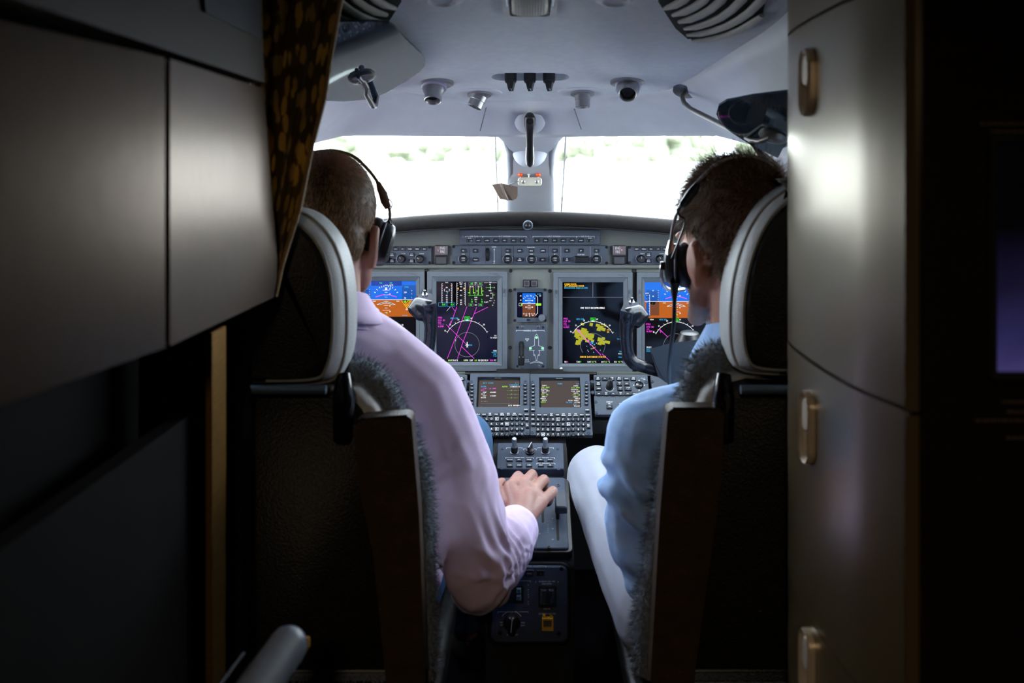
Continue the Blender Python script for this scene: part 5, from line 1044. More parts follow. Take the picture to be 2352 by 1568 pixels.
pm = ray(vl, nl, 831, 176)
mb = MB(); mb.lathe([(.026, 0), (.026, .004), (.021, .009), (.012, .011), (.010, .008), (0, .008)], pm, nl, 28); mb.build('clamp_disc', M_arm, t)
mb = MB(); mb.tube([pm + nl * .008, pm + nl * .020 + Vector((.002, .01, 0)), P(840, 215, 1.80), P(856, 243, 1.86), P(861, 243, 1.88), P(864, 222, 1.98)], [.006, .0055, .005, .006, .006, .007], 10); mb.build('arm', M_arm, t)
mb = MB(); mb.tube([pm + nl * .01, pm + nl * .012 + Vector((-.004, -.03, .008))], [.0045, .004], 8); mb.build('locking_pin', M_screw, t)
tb = ray(P(862, 214, 2.07), Vector((.1, -.35, -.95)).normalized(), 862, 215)
mb = MB(); mb.lathe([(.029, -.01), (.029, .002), (.024, .004), (0, .004)], tb, (.1, -.4, -.9), 28); o = mb.build('mount_plate', M_arm, t)
vr = P(1740, 285, 1.60); nr = Vector((-.301, -.214, -.929)).normalized()
t = visor(vr, nr, [(1645, 262), (1650, 243), (1668, 232), (1730, 220), (1815, 210), (1900, 205), (1960, 260), (1960, 400), (1830, 376), (1780, 360), (1720, 330), (1680, 305), (1655, 285)], 'dark sun visor mirroring the screens, at the right beside the cabinet')
pm = ray(vr, nr, 1777, 311)
mb = MB(); mb.lathe([(.026, 0), (.026, .003), (.021, .008), (.012, .010), (0, .010)], pm, nr, 28); mb.build('clamp_disc', M_arm, t)
md = P(1578, 207, 1.985)
mb = MB(); mb.lathe([(.029, -.012), (.030, .002), (.026, .005), (0, .005)], md, (-.12, -.42, -.9), 28); mb.build('mount_plate', M_screw, t)
mp = Pl(md, (-.12, -.42, -.9), Vector((0, -1, 0)))
for a in range(4): screw(t, Pl(md + mp.n * .005 + (mp.r * math.cos(a * PI / 2 + .4) + mp.u * math.sin(a * PI / 2 + .4)) * .018, mp.n, Vector((0, -1, 0))), 0, 0, 0, M_steel) if False else None
mb = MB(); mb.tube([md, P(1567, 222, 1.975), P(1571, 236, 1.965), P(1586, 250, 1.945), P(1660, 287, 1.82), P(1725, 321, 1.67), P(1745, 324, 1.635), P(1765, 317, 1.62), pm + nr * .006], .0052, 10); mb.build('arm', M_arm, t)
# ------------------------------------------------------------------ closet on the left
XL = -.35
def zy(v, u, X=XL): Y = X * F / (u - U0); return Y, ZC - (v - V0) / F * Y
t = thing('closet', 'tall brown laminate closet filling the left edge, lit by the windshield near the curtain', 'closet', (-.5, .9, 0))
def yz(mb, pts, x0, x1): mb.prism([(x0, y, z) for y, z in pts], [(x1, y, z) for y, z in pts])
zt_ = ZC + .113; zl = ZC - .169
mb = MB(); yz(mb, [(-.3, .02), (1.16, .02), (1.18, zl - .002), (1.18, zt_), (1.2, ZC + .36), (-.3, ZC + .36)], XL - .30, XL - .14); mb.build('carcass', M_wall, t)
Yj = 912e-3
mb = MB(); A_ = [(XL, Yj - .003), (XL - .1, .212), (XL - .13, .212), (XL - .03, Yj - .003)]; mb.prism([(x, y, zl) for x, y in A_], [(x, y, zt_ - .003) for x, y in A_]); bevel(mb.build('aft_door', M_lam, t), .006, 3)
mb = MB(); pts = [(Yj + .003, zl), (1.285, zl - .002), (1.302, zl + .02), (1.302, zl + .06), (1.27, ZC - .01), (1.245, zt_ - .03), (1.235, zt_ - .003), (Yj + .003, zt_ - .003)]; yz(mb, pts, XL - .04, XL); bevel(mb.build('forward_door', M_lam, t), .010, 4)
mb = MB(); yz(mb, [(-.3, zt_ + .004), (1.235, zt_ + .004), (1.20, ZC + .36), (-.3, ZC + .36)], XL - .14, XL + .002); bevel(mb.build('upper_panel', M_lamd, t), .005, 3)
mb = MB(); yz(mb, [(1.0, ZC + .17), (1.2, ZC + .17), (1.2, ZC + .30), (.95, ZC + .30)], XL, XL + .006); bevel(mb.build('upper_catch_plate', M_black, t), .003); 
mb = MB(); mb.box((-.40, 1.199, .62), (.008, .053, .86)); mb.build('brass_edge_strip', M_brass, t)
mb = MB(); mb.box((-.43, .6, .5), (.02, 1.14, .9)); mb.build('lower_panel', M_wall, t)
# curtain
def curtain_mat():
    m = bpy.data.materials.new('gold_leaf_fabric'); m.use_nodes = True; nt = m.node_tree; b = nt.nodes['Principled BSDF']; N = nt.nodes.new; L = nt.links.new
    tc = N('ShaderNodeTexCoord'); mp = N('ShaderNodeMapping'); mp.inputs['Scale'].default_value = (34, 34, 15); mp.inputs['Rotation'].default_value = (0, .3, 0); L(tc.outputs['Object'], mp.inputs[0])
    vo = N('ShaderNodeTexVoronoi'); vo.feature = 'F1'; vo.inputs['Scale'].default_value = 2.0; vo.inputs['Randomness'].default_value = .75; L(mp.outputs[0], vo.inputs['Vector'])
    nz_ = N('ShaderNodeTexNoise'); nz_.inputs['Scale'].default_value = 1.6; nz_.inputs['Detail'].default_value = 4; L(mp.outputs[0], nz_.inputs['Vector'])
    ad = N('ShaderNodeMath'); ad.operation = 'ADD'; L(vo.outputs['Distance'], ad.inputs[0]); L(nz_.outputs['Fac'], ad.inputs[1])
    rp = N('ShaderNodeValToRGB'); e = rp.color_ramp.elements; e[0].position = .90; e[0].color = (*lin((190, 156, 84)), 1); e[1].position = 1.0; e[1].color = (*lin((92, 72, 38)), 1); L(ad.outputs[0], rp.inputs[0])
    L(rp.outputs[0], b.inputs['Base Color']); b.inputs['Roughness'].default_value = .55; b.inputs['Sheen Weight'].default_value = .3
    wv = N('ShaderNodeTexNoise'); wv.inputs['Scale'].default_value = 600; L(tc.outputs['Object'], wv.inputs['Vector']); bp = N('ShaderNodeBump'); bp.inputs['Strength'].default_value = .3; bp.inputs['Distance'].default_value = .001; L(wv.outputs['Fac'], bp.inputs['Height']); L(bp.outputs[0], b.inputs['Normal']); tr = N('ShaderNodeBsdfTranslucent'); L(rp.outputs[0], tr.inputs[0]); ms = N('ShaderNodeMixShader'); ms.inputs[0].default_value = .42; L(b.outputs[0], ms.inputs[1]); L(tr.outputs[0], ms.inputs[2]); L(ms.outputs[0], nt.nodes['Material Output'].inputs[0]); return m
t = thing('curtain', 'gathered gold leaf-patterned curtain hanging beside the closet', 'curtain', (-.34, 1.33, ZC - .1))
RE = [(-140, 800), (-60, 792), (0, 783), (60, 772), (140, 758), (230, 744), (330, 718), (420, 700), (480, 688), (530, 672), (580, 656), (620, 645), (680, 632)]
rows = []
for k in range(90):
    v = -140 + 820 * k / 89
    for (a, b), (c, d) in zip(RE[:-1], RE[1:]):
        if a <= v <= c: ur = b + (d - b) * (v - a) / (c - a); break
    row = []
    for i in range(70):
        s = i / 69; u = 575 + (ur - 575) * s; fold = math.sin(s * 15 + v * .004 + .5 * math.sin(v * .013)) * .55 + math.sin(s * 31 + v * .007) * .2
        Y = 1.345 + .016 * fold - .02 * s * s; q = P(u + 2.2 * fold * (1 - s), v, Y); row.append(q)
    rows.append(row)
mb = MB(); mb.grid(rows, flip=True); o = mb.build('fabric', curtain_mat(), t, fix=False, ang=3)
m_ = o.modifiers.new('s', 'SOLIDIFY'); m_.thickness = .0025; m_.offset = 0
mb = MB(); mb.tube([r[-1] for r in rows], .0035, 8); mb.build('hem', mat('gold_hem', (168, 138, 92), .6, var=.15, vs=120), t)
# ------------------------------------------------------------------ cabinet on the right
PC = [(.60, 1.36), (.44, 1.375), (.40, 1.36), (.372, 1.335), (.357, 1.30), (.3465, 1.26), (.341, 1.21), (.3385, 1.15), (.338, 1.10), (.339, 1.05), (.343, .99), (.350, .95), (.3565, .92), (.3635, .890), (.3655, .887), (.372, .886), (.60, .886)]
def densify(p, n=3):
    q = []
    for i in range(1, len(p) - 2):
        a, b, c, d = [Vector(x) for x in (p[i - 1], p[i], p[i + 1], p[i + 2])]
        for k in range(n):
            s = k / n; q.append(tuple(.5 * ((2 * b) + (c - a) * s + (2 * a - 5 * b + 4 * c - d) * s * s + (3 * b - a - 3 * c + d) * s ** 3)))
    return [p[0]] + q + [p[-2], p[-1]]
PCD = densify(PC)
t = thing('storage_cabinet', 'tall cream cabinet with bowed front and oblong metal latches on the right', 'cabinet', (.45, 1.1, 0))
def bow(z0, z1, off=0.0, cut=None):
    mb = MB(); pts = [((x - off, y) if x < .5 else (x, y)) for x, y in PCD]
    mb.prism([(x, y, z0) for x, y in pts], [(x, y, z1) for x, y in pts]); return mb
mb = bow(.02, ZC + .36, -.008); mb.build('carcass', M_wall, t)
bands = [(ZC + .186, ZC + .36, 'top_panel'), (ZC - .2255, ZC + .182, 'door'), (ZC - .536, ZC - .2295, 'door'), (.03, ZC - .540, 'door')]
doors = []
for z0, z1, nm in bands: o = bow(z0, z1).build(nm, M_lamc, t, ang=.5); bevel(o, .0045, 3, .9); doors.append(o)
def latch(dr, v0, v1, top_cover):
    """oblong flush latch on the bowed front"""
    Yl = 1.135; xs_ = .3382; c = Vector((xs_, Yl, (P(0, v0, Yl).z + P(0, v1, Yl).z) / 2)); hh = (P(0, v0, Yl).z - P(0, v1, Yl).z) / 2; ww = .021
    n = Vector((-1, 0, 0)); pl = Pl(c, n); 
    o = rr(-ww, -hh, ww, hh, ww, 8); i = rr(-ww * .66, -hh * .86, ww * .66, hh * .86, ww * .66, 8); k = len(o)
    A = [pl.w(*p, -.004) for p in o]; B = [pl.w(*p, .006) for p in o]; B2 = [pl.w(p[0] * .88, p[1] * .97, .009) for p in o]; D = [pl.w(*p, .003) for p in i]; E = [pl.w(p[0], p[1], -.003) for p in i]
    mb = MB(); mb.add(A + B + B2 + D + E, [(q * k + j, q * k + (j + 1) % k, (q + 1) * k + (j + 1) % k, (q + 1) * k + j) for q in range(4) for j in range(k)]); mb.add(E, [tuple(range(k))])
    mb.build('latch_bezel', M_latch, dr, ang=.6)
    mb = MB(); pd = rr(-ww * .6, -hh * .12, ww * .6, hh * .80, ww * .58, 6); pd = [(a, b) if b > -hh * .0 else (a, max(b, -hh * .12)) for a, b in pd]
    slab(mb, pl, pd, -.001, .0065, .002); mb.build('latch_paddle', M_latch, dr)
M_latch = mat('champagne_metal', (226, 210, 186), .32, .35, var=.06, vs=60)
latch(doors[1], 110, 268, 1); latch(doors[2], 897, 1064, 1); latch(doors[3], 1444, 1612, 1)
# dark glossy end wall with a dim monitor
t = thing('entertainment_panel', 'nearly black glossy cabin panel at the far right with faint lettering', 'panel', (.5, .86, 0))
DPn = Pl(P(2235, 600, .878), (0, -1, 0))
mb = MB(); a0, b0, a1, b1 = DPn.rect(2119, -200, 2900, 1700); slab(mb, DPn, rr(a0, b0, a1, b1, .002), -.02, 0); mb.build('panel', mat('dark_gloss_veneer', (22, 14, 12), .35, var=.3, vs=8, stretch=(1, 1, 9)), t)
pr = MB()
for u0, v, n in ((2250, 284, 14), (2275, 302, 12), (2300, 922, 8), (2312, 945, 8), (2240, 965, 14), (2310, 1005, 8)):
    u = u0
    for k in range(n):
        w_ = 4 + rng.random() * 9; prect(pr, DPn, u, v - 3, u + w_, v + 3, 0, .0008); u += w_ + 3
pr.build('faint_lettering', mat('dull_bronze_print', (96, 76, 60), .6), t, smooth=False, fix=False)
t = thing('cabin_monitor', 'dim monitor showing a dark purple picture at the right edge', 'monitor', P(2320, 850, .87))
mb = MB(); frame_slab(mb, DPn, (2262, 310, 2700, 866), (2276, 325, 2690, 851), 0, .012, .004); mb.build('bezel', M_blackm, t)
m = bpy.data.materials.new('dim_purple_picture'); m.use_nodes = True; nt = m.node_tree; b = nt.nodes['Principled BSDF']; b.inputs['Base Color'].default_value = (.003, .003, .004, 1); b.inputs['Roughness'].default_value = .25
tc = nt.nodes.new('ShaderNodeTexCoord'); mp = nt.nodes.new('ShaderNodeMapping'); nz_ = nt.nodes.new('ShaderNodeTexNoise'); nz_.inputs['Scale'].default_value = 4.0; sp = nt.nodes.new('ShaderNodeSeparateXYZ')
nt.links.new(tc.outputs['Generated'], sp.inputs[0]); nt.links.new(tc.outputs['Generated'], nz_.inputs['Vector'])
rp = nt.nodes.new('ShaderNodeValToRGB'); e = rp.color_ramp.elements; e[0].position = .0; e[0].color = (*lin((86, 78, 140)), 1); e[1].position = .62; e[1].color = (*lin((4, 3, 6)), 1); q = e.new(.12); q.color = (*lin((60, 56, 112)), 1); q = e.new(.35); q.color = (*lin((34, 30, 62)), 1)
nt.links.new(sp.outputs['Z'], rp.inputs[0]); mx = nt.nodes.new('ShaderNodeMix'); mx.data_type = 'RGBA'; mx.blend_type = 'MULTIPLY'; mx.inputs['Factor'].default_value = .6; nt.links.new(rp.outputs[0], mx.inputs['A']); nt.links.new(nz_.outputs['Fac'], mx.inputs['B'])
nt.links.new(mx.outputs['Result'], b.inputs['Emission Color']); b.inputs['Emission Strength'].default_value = .7 * EMIT
mb = MB(); pslab(mb, DPn, 2276, 325, 2690, 851, 0, .004); mb.build('screen', m, t, smooth=False)
# near armrest bar and strap at the bottom left
t = thing('armrest_bar', 'blurred grey rounded armrest bar rising into the bottom left of view', 'armrest', P(560, 1640, .85))
mb = MB(); mb.chain([P(660, 1484, 1.02), P(470, 1760, .86)], [.0215, .0225], 20); organic('padded_bar', mb, mat('blue_grey_vinyl', (116, 124, 136), .4, var=.08), t, .003, 3)
mb = MB(); mb.tube([P(560, 1500, 1.06), P(455, 1640, .95)], .002, 6); mb.build('bar_rail', M_black, t)
mb = MB(); A = [P(683, 1464, 1.1), P(709, 1466, 1.1), P(709, 1488, 1.1), P(691, 1526, 1.1), P(686, 1500, 1.1)]; mb.prism([q + Vector((0, .006, 0)) for q in A][::-1], A[::-1]); mb.build('orange_tag', M_strap, t, smooth=False)['label'] = 'orange webbing tag'
# cabin reading lamp behind the viewer: the cabin's own warm light
t = thing('cabin_lamp', 'warm cabin ceiling lamp behind the viewer', 'lamp', (-.1, -.5, ZC + .36))
mb = MB(); mb.lathe([(.07, 0), (.07, .012), (.05, .02), (0, .022)], (-.1, -.5, ZC + .37), (0, 0, -1), 24); mb.build('lens', mat('warm_lens', (255, 214, 160), .4, emit=.8), t)
ld = bpy.data.lights.new('cabin_glow', 'AREA'); ld.shape = 'DISK'; ld.size = .12; ld.energy = 7.0; ld.color = (1, .78, .54); lo = bpy.data.objects.new('cabin_glow', ld); link(lo, t, Matrix.Translation((-.1, -.5, ZC + .34)))
# ------------------------------------------------------------------ pilot seats
M_fleece = mat('grey_fleece', (112, 122, 132), .95, var=.3, vs=150, bump=.6, bs=300)
def W(x, y, z): return Vector((x, y, ZC + z))
def lathe_outline(pts, secs, mi=0):
    """loft an outline (x,z) through depth sections (y, scale)"""
    cx = sum(p[0] for p in pts) / len(pts); cz = sum(p[1] for p in pts) / len(pts)
    rows = [[Vector((cx + (x - cx) * s, y, cz + (z - cz) * s2)) for x, z in pts] for y, s, s2 in secs]
    mb = MB(); n = len(pts)
    for r in rows: mb.v += [tuple(p) for p in r]
    for k in range(len(rows) - 1):
        for i in range(n): mb.f.append([k * n + i, k * n + (i + 1) % n, (k + 1) * n + (i + 1) % n, (k + 1) * n + i]); mb.m.append(mi)
    mb.f.append(list(range(n - 1, -1, -1))); mb.m.append(mi); mb.f.append(list(range((len(rows) - 1) * n, len(rows) * n))); mb.m.append(mi); return mb
def spline(p, n=4, closed=False):
    q = []; m = len(p)
    rg = range(m) if closed else range(m - 1)
    for i in rg:
        g = (lambda k: p[k % m]) if closed else (lambda k: p[min(max(k, 0), m - 1)])
        a, b, c, d = [Vector(g(i + k)) for k in (-1, 0, 1, 2)]
        for k in range(n):
            s = k / n; q.append(tuple(.5 * ((2 * b) + (c - a) * s + (2 * a - 5 * b + 4 * c - d) * s * s + (3 * b - a - 3 * c + d) * s ** 3)))
    if not closed: q.append(tuple(p[-1]))
    return q
def seat(s, label, Yb, cx, head, bol, fleece, shoulder):
    t = thing('pilot_seat', label, 'seat', (cx, 1.6, 0))
    xz = lambda u, v, Y: (P(u, v, Y).x, P(u, v, Y).z)
    # headrest
    hp_ = [xz(u, v, Yb + .05) for u, v in head]; full = spline(hp_ + [(2 * cx - x, z) for x, z in hp_[::-1]], 3, True)
    if s > 0: full = full[::-1]
    lathe_outline(full, [(Yb - .004, .80, .86), (Yb + .004, .88, .91), (Yb + .022, .95, .96), (Yb + .055, 1, 1), (Yb + .10, .985, .99), (Yb + .13, .93, .95), (Yb + .145, .80, .84)]).build('headrest', M_gyleather, t, ang=1.4)
    hb = t.children[-1]
    lathe_outline(full, [(Yb + .01, .83, .885), (Yb - .004, .83, .885), (Yb - .010, .78, .85)]).build('headrest_back', M_dkleather, hb, ang=.8)
    cxx = sum(p[0] for p in full) / len(full); czz = sum(p[1] for p in full) / len(full)
    for sc_, dy, r in ((.85, -.002, .0032), (.965, .028, .0028)):
        mb = MB(); pp = [(cxx + (x - cxx) * sc_, Yb + dy, czz + (z - czz) * (sc_ + .04 * (1 - sc_) / .15)) for x, z in full]; mb.tube(pp + [pp[0]], r, 6, caps=False); mb.build('piping', mat('grey_piping', (150, 150, 146), .5), hb)
    zb = min(p[1] for p in full)
    for dx in (-.05, .05): mb = MB(); mb.tube([(cx + dx, Yb + .06, zb + .03), (cx + dx, Yb + .06, zb - .12)], .008, 10); mb.build('headrest_post', M_screw, t)
    # bolster wings, shell and cushions
    for m in (1, -1):
        pts = [xz(u, v, Yb) for u, v in bol]
        if m < 0: pts = [(2 * cx - x, z) for x, z in pts]
        A = [Vector((x, Yb + (.0 if z > ZC - .5 else .03), z)) for x, z in pts]; B = [p + Vector((0, .04, 0)) for p in A]
        mb = MB(); mb.prism(B, A); o = mb.build('bolster', M_brleather, t, smooth=True, ang=.5); bevel(o, .012, 4, .5)
        mb = MB(); mb.tube([a + Vector((0, -.0005, 0)) for a in (A[0], A[1], A[2])], .0022, 6); mb.build('seam', M_dkleather, o)
    zt_ = P(0, shoulder[0][1], Yb + .06).z; sh = [xz(u, v, Yb + .07) for u, v in shoulder]; full2 = sh + [(2 * cx - x, z) for x, z in sh[::-1]]
    if s > 0: full2 = full2[::-1]
    lathe_outline(full2, [(Yb + .05, .94, .97), (Yb + .06, .99, .99), (Yb + .09, 1, 1), (Yb + .11, .97, .98)]).build('back_cushion', M_gyleather, t, ang=1.2)
    lathe_outline(full2, [(Yb + .035, .78, .93), (Yb + .055, .90, .97), (Yb + .08, .90, .97)]).build('back_shell', M_dkleather, t, ang=1.0)
    mb = MB(); zr = P(0, 890, Yb).z; mb.tube([(cx - .15, Yb - .012, zr), (cx + .10 * -s - .0, Yb - .012, zr)] if s < 0 else [(cx - .10, Yb - .012, zr), (cx + .15, Yb - .012, zr)], .0068, 12); mb.build('crossbar', mat('blue_grey_tube', (84, 104, 120), .4, .2), t)
    for m in (1, -1):
        mb = MB(); x = cx - s * m * .115; mb.tube([(x, Yb + .035, zr + .012), (x - s * m * .004, Yb + .02, zr - .02), (x, Yb + .03, zr - .085)], [.011, .017, .014], 14); mb.build('hinge_cover', M_blackg, t)
    mb = MB(); mb.box((cx, Yb + .055, zr - .05), (.20, .03, .09)); bevel(mb.build('lumbar_pocket', M_brleather, t), .012)
    mb = MB(); mb.box((cx, Yb + .06, zr - .26), (.24, .03, .27)); bevel(mb.build('map_pocket', M_dkleather, t), .010)
    mb = MB(); mb.box((cx, 1.73, .37), (.44, .44, .12)); bevel(mb.build('seat_cushion', M_dkleather, t), .03, 4)
    mb = MB(); mb.box((cx, 1.68, .16), (.30, .34, .32)); bevel(mb.build('seat_base', M_blackm, t), .01)
    mb = MB(); mb.box((cx - s * .24, 1.62, .43), (.035, .40, .05)); bevel(mb.build('armrest', M_dkleather, t), .012)
    # fleece cover with loose pile
    fl = [xz(u, v, Yb + .10) for u, v in fleece]; f3 = fl + [(2 * cx - x, z) for x, z in fl[::-1]]
    if s > 0: f3 = f3[::-1]
    o = lathe_outline(f3, [(Yb + .085, .96, .98), (Yb + .095, 1, 1), (Yb + .12, 1.0, 1.0), (Yb + .132, .95, .98)]).build('fleece_cover', M_fleece, t, ang=1.5)
    inb = lambda c, n: ((c[:, 0] - cx) * -s > .04) * (.15 + np.clip(-n[:, 1], 0, 1) * .6 + np.abs(n[:, 0]) + np.clip(n[:, 2], 0, 1))
    pts, nn = sample_mesh(o, 9000, inb); ln = .008 + rng.random(9000) * .011
    strands(pts, nn, ln, .0016, lambda p, n: Vector((rng.normal(0, .5), rng.normal(0, .5), -.3)), .45, seg=2).build('fleece_pile', M_fleece, t, smooth=False, fix=False)['kind'] = 'stuff'
    return t
seat(-1, 'left pilot seat with pale headrest edge and grey fleece, behind the pink-shirted pilot', 1.375, -.395,
     [(600, 472), (660, 474), (705, 483), (740, 505), (770, 540), (790, 580), (803, 630), (809, 690), (809, 760), (803, 815), (790, 852), (770, 872), (700, 878), (600, 878)],
     [(814, 972), (830, 962), (935, 955), (945, 962), (957, 1200), (972, 1590), (965, 1600), (880, 1600), (850, 1300), (822, 1100)],
     [(660, 826), (790, 822), (835, 830), (872, 850), (905, 890), (925, 935), (950, 1000), (978, 1070), (990, 1150), (997, 1300), (1000, 1480), (1000, 1560), (660, 1560)],
     [(660, 880), (790, 876), (830, 886), (868, 925), (888, 960), (925, 1000), (950, 1100), (965, 1300), (968, 1540), (660, 1540)])
seat(1, 'right pilot seat with tall pale headrest edge, behind the blue-shirted pilot', 1.395, .41,
     [(1880, 410), (1830, 416), (1790, 434), (1752, 462), (1722, 500), (1698, 548), (1680, 605), (1669, 665), (1665, 725), (1667, 785), (1676, 825), (1695, 848), (1760, 856), (1880, 856)],
     [(1664, 948), (1650, 938), (1545, 938), (1534, 946), (1522, 1200), (1500, 1590), (1506, 1600), (1600, 1600), (1640, 1300), (1658, 1100)],
     [(1850, 795), (1660, 790), (1622, 800), (1590, 830), (1568, 880), (1556, 930), (1535, 990), (1518, 1070), (1498, 1170), (1480, 1290), (1462, 1390), (1455, 1560), (1850, 1560)],
     [(1850, 860), (1690, 852), (1645, 862), (1610, 895), (1590, 950), (1550, 1000), (1530, 1100), (1512, 1300), (1500, 1540), (1850, 1540)])
# ------------------------------------------------------------------ people
def skin_mat(name, c, c2, dark):
    m = mat(name, c, .5, var=.1, vs=14, c2=c2, bump=.35, bs=420, sss=.12)
    nt = m.node_tree; b = nt.nodes['Principled BSDF']; at = nt.nodes.new('ShaderNodeAttribute'); at.attribute_name = 'stubble'
    n2 = nt.nodes.new('ShaderNodeTexNoise'); n2.inputs['Scale'].default_value = 900; tc = nt.nodes.new('ShaderNodeTexCoord'); nt.links.new(tc.outputs['Object'], n2.inputs['Vector'])
    mu = nt.nodes.new('ShaderNodeMath'); mu.operation = 'MULTIPLY'; nt.links.new(at.outputs['Fac'], mu.inputs[0]); nt.links.new(n2.outputs['Fac'], mu.inputs[1])
    src = b.inputs['Base Color'].links[0].from_socket; mx = nt.nodes.new('ShaderNodeMix'); mx.data_type = 'RGBA'; nt.links.new(mu.outputs[0], mx.inputs['Factor']); nt.links.new(src, mx.inputs['A']); mx.inputs['B'].default_value = (*lin(dark), 1); nt.links.new(mx.outputs['Result'], b.inputs['Base Color']); return m
M_skinL = skin_mat('fair_skin', (166, 124, 108), (144, 96, 85), (90, 66, 50))
M_skinR = skin_mat('tan_skin', (186, 132, 106), (166, 108, 86), (60, 44, 34))
M_hairL = skin_mat('short_sandy_hair', (92, 66, 43), (66, 45, 29), (160, 104, 76))
M_hairR = mat('brown_hair', (84, 65, 49), .7, spec=.15, var=.3, vs=60, c2=(58, 44, 33))
M_pink = mat('pale_pink_cotton', (214, 192, 222), .85, var=.04, vs=20, bump=.35, bs=1200)
M_denim = mat('light_blue_chambray', (174, 206, 246), .9, var=.1, vs=40, c2=(146, 184, 234), bump=.5, bs=900)
M_slate = mat('slate_blue_trousers', (52, 88, 122), .9, var=.08, vs=40, bump=.4, bs=900)
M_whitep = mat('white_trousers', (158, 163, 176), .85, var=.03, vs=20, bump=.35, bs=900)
M_shoe = mat('dark_shoe_leather', (28, 22, 20), .4)
def head_parts(mb, T):
    R = T.to_3x3(); g = lambda x, y, z: T @ Vector((x, y, z)); k = T.to_scale()[0]
    E = lambda c, r: mb.ell(g(*c), r, R, 22, 14)
    E((0, -.012, .035), (.0755, .097, .089)); E((0, .035, -.03), (.064, .062, .092)); E((0, -.045, -.02), (.063, .060, .070))
    for s in (-1, 1):
        mb.chain([g(s * .056, .0, -.05), g(s * .052, .02, -.085), g(s * .022, .078, -.118)], [.018 * k, .017 * k, .016 * k]); E((s * .042, .052, -.03), (.024, .030, .026)); E((s * .032, .072, .012), (.026, .018, .010))
        mb.chain([g(s * .071, .002, -.004), g(s * .078, -.014, -.004), g(s * .077, -.018, -.028), g(s * .072, -.006, -.060)], [.007 * k, .008 * k, .0075 * k, .008 * k]); E((s * .077, -.003, -.028), (.007, .015, .030))
    mb.chain([g(0, .085, .005), g(0, .108, -.032), g(0, .096, -.040)], [.009 * k, .013 * k, .011 * k]); mb.chain([g(-.02, .088, -.070), g(0, .094, -.068), g(.02, .088, -.070)], [.007 * k, .008 * k, .007 * k]); E((0, .080, -.112), (.022, .018, .018))
def hand_parts(mb, wr, mcp, pip, dip, tip, thumb, r=.0102):
    for m in mcp: mb.cap(wr, .021, m, .0135)
    for a, b in zip(mcp[:-1], mcp[1:]): mb.cap(a, .0125, b, .0125)
    c = (wr + mcp[1] + mcp[2]) / 3; mb.cap(wr, .024, c, .021)
    for a, b, c, d in zip(mcp, pip, dip, tip): mb.chain([a, b, c, d], [r * 1.12, r * 1.08, r * .95, r * .82])
    mb.chain(thumb, [r * 1.5, r * 1.25, r * 1.1, r * .9])
def finish_body(o, T, stub):
    me = o.data; n = len(me.vertices); co = np.empty(n * 3); me.vertices.foreach_get('co', co); co = co.reshape(-1, 3)
    Ti = np.array(T.inverted()); L = co @ Ti[:3, :3].T + Ti[:3, 3]
    x, y, z = L.T; jaw = np.clip((-.045 - z + .35 * np.clip(y, -.05, .1)) / .03, 0, 1) * np.clip((y + .012) / .03, 0, 1) * (z > -.2) * (np.abs(x) < .09)
    nape = np.clip((-.05 - y) / .02, 0, 1) * np.clip((z + .11) / .03, 0, 1) * (z < .0)
    a = me.attributes.new('stubble', 'FLOAT', 'POINT'); a.data.foreach_set('value', np.clip(jaw * stub + nape * .9 * stub, 0, 1.4))
def hair_cap(name, T, off, m, parent, line, fn=None):
    R = T.to_3x3(); mb = MB(); mb.ell(T @ Vector((0, -.012, .035)), (.0755 + off[0], .097 + off[1], .089 + off[2]), R, 30, 20); mb.ell(T @ Vector((0, -.045, -.02)), (.063 + off[0], .060 + off[1], .062), R, 24, 14)
    o = organic(name, mb, m, parent, .004, 2, fn); Ti = T.inverted(); bm = bmesh.new(); bm.from_mesh(o.data)
    dl = [f for f in bm.faces if not line(Ti @ f.calc_center_median())]; bmesh.ops.delete(bm, geom=dl, context='FACES'); bm.to_mesh(o.data); bm.free(); return o
def line(p):
    x, y, z = p; ax = abs(x)
    if z < -.078 + .02 * (ax / .06) ** 2: return False
    if y > .055 + .035 * (1 - min(1, ax / .07)) - max(0, .06 - z) * .25: return False
    if ax > .045 and y > -.030 + max(0, z + .01) * 1.1 and z < .022: return False
    if z < -.01 and y > -.045: return False
    return True
def limb_shirt(fn): return fn
def eyes(T, parent):
    for s in (-1, 1):
        mb = MB(); mb.ell(T @ Vector((s * .031, .080, .0)), (.012, .012, .012)); o = mb.build('eye', mat('eye_white', (230, 228, 222), .2), parent)
        mb = MB(); mb.ell(T @ Vector((s * .031, .0905, .0)), (.005, .0025, .005)); mb.build('iris', mat('iris_brown', (60, 40, 26), .2), o)
def rnoise(co, M3, s=1.0):
    return np.array([noise.noise(Vector(p)) for p in (co @ np.array(M3).T) * s])
# ---------------- left pilot
TL = Matrix.Translation(W(-.353, 1.645, -.098)) @ Matrix.Rotation(.05, 4, 'Z') @ Matrix.Rotation(-.10, 4, 'X') @ Matrix.Scale(1.07, 4)
pL = thing('person', 'person in pale pink shirt and headset, resting a hand on the throttle levers', 'person', W(-.37, 1.65, -.86))
shL = W(-.190, 1.672, -.400); elL = P(1098, 1318, 1.52); wrL = P(1197, 1196, 1.735)
mcp = [P(1172, 1118, 1.80), P(1201, 1113, 1.81), P(1226, 1127, 1.805), P(1243, 1153, 1.79)]
pip = [P(1190, 1093, 1.835), P(1222, 1089, 1.845), P(1249, 1101, 1.838), P(1270, 1128, 1.82)]
dip = [p + Vector((.003, .026, -.012)) for p in pip]; dip[3] = pip[3] + Vector((-.004, .022, -.010)); tip = [p + Vector((-.001, .012, -.020)) for p in dip]
thumb = [P(1158, 1160, 1.775), P(1142, 1134, 1.80), P(1143, 1116, 1.815), P(1153, 1106, 1.825)]
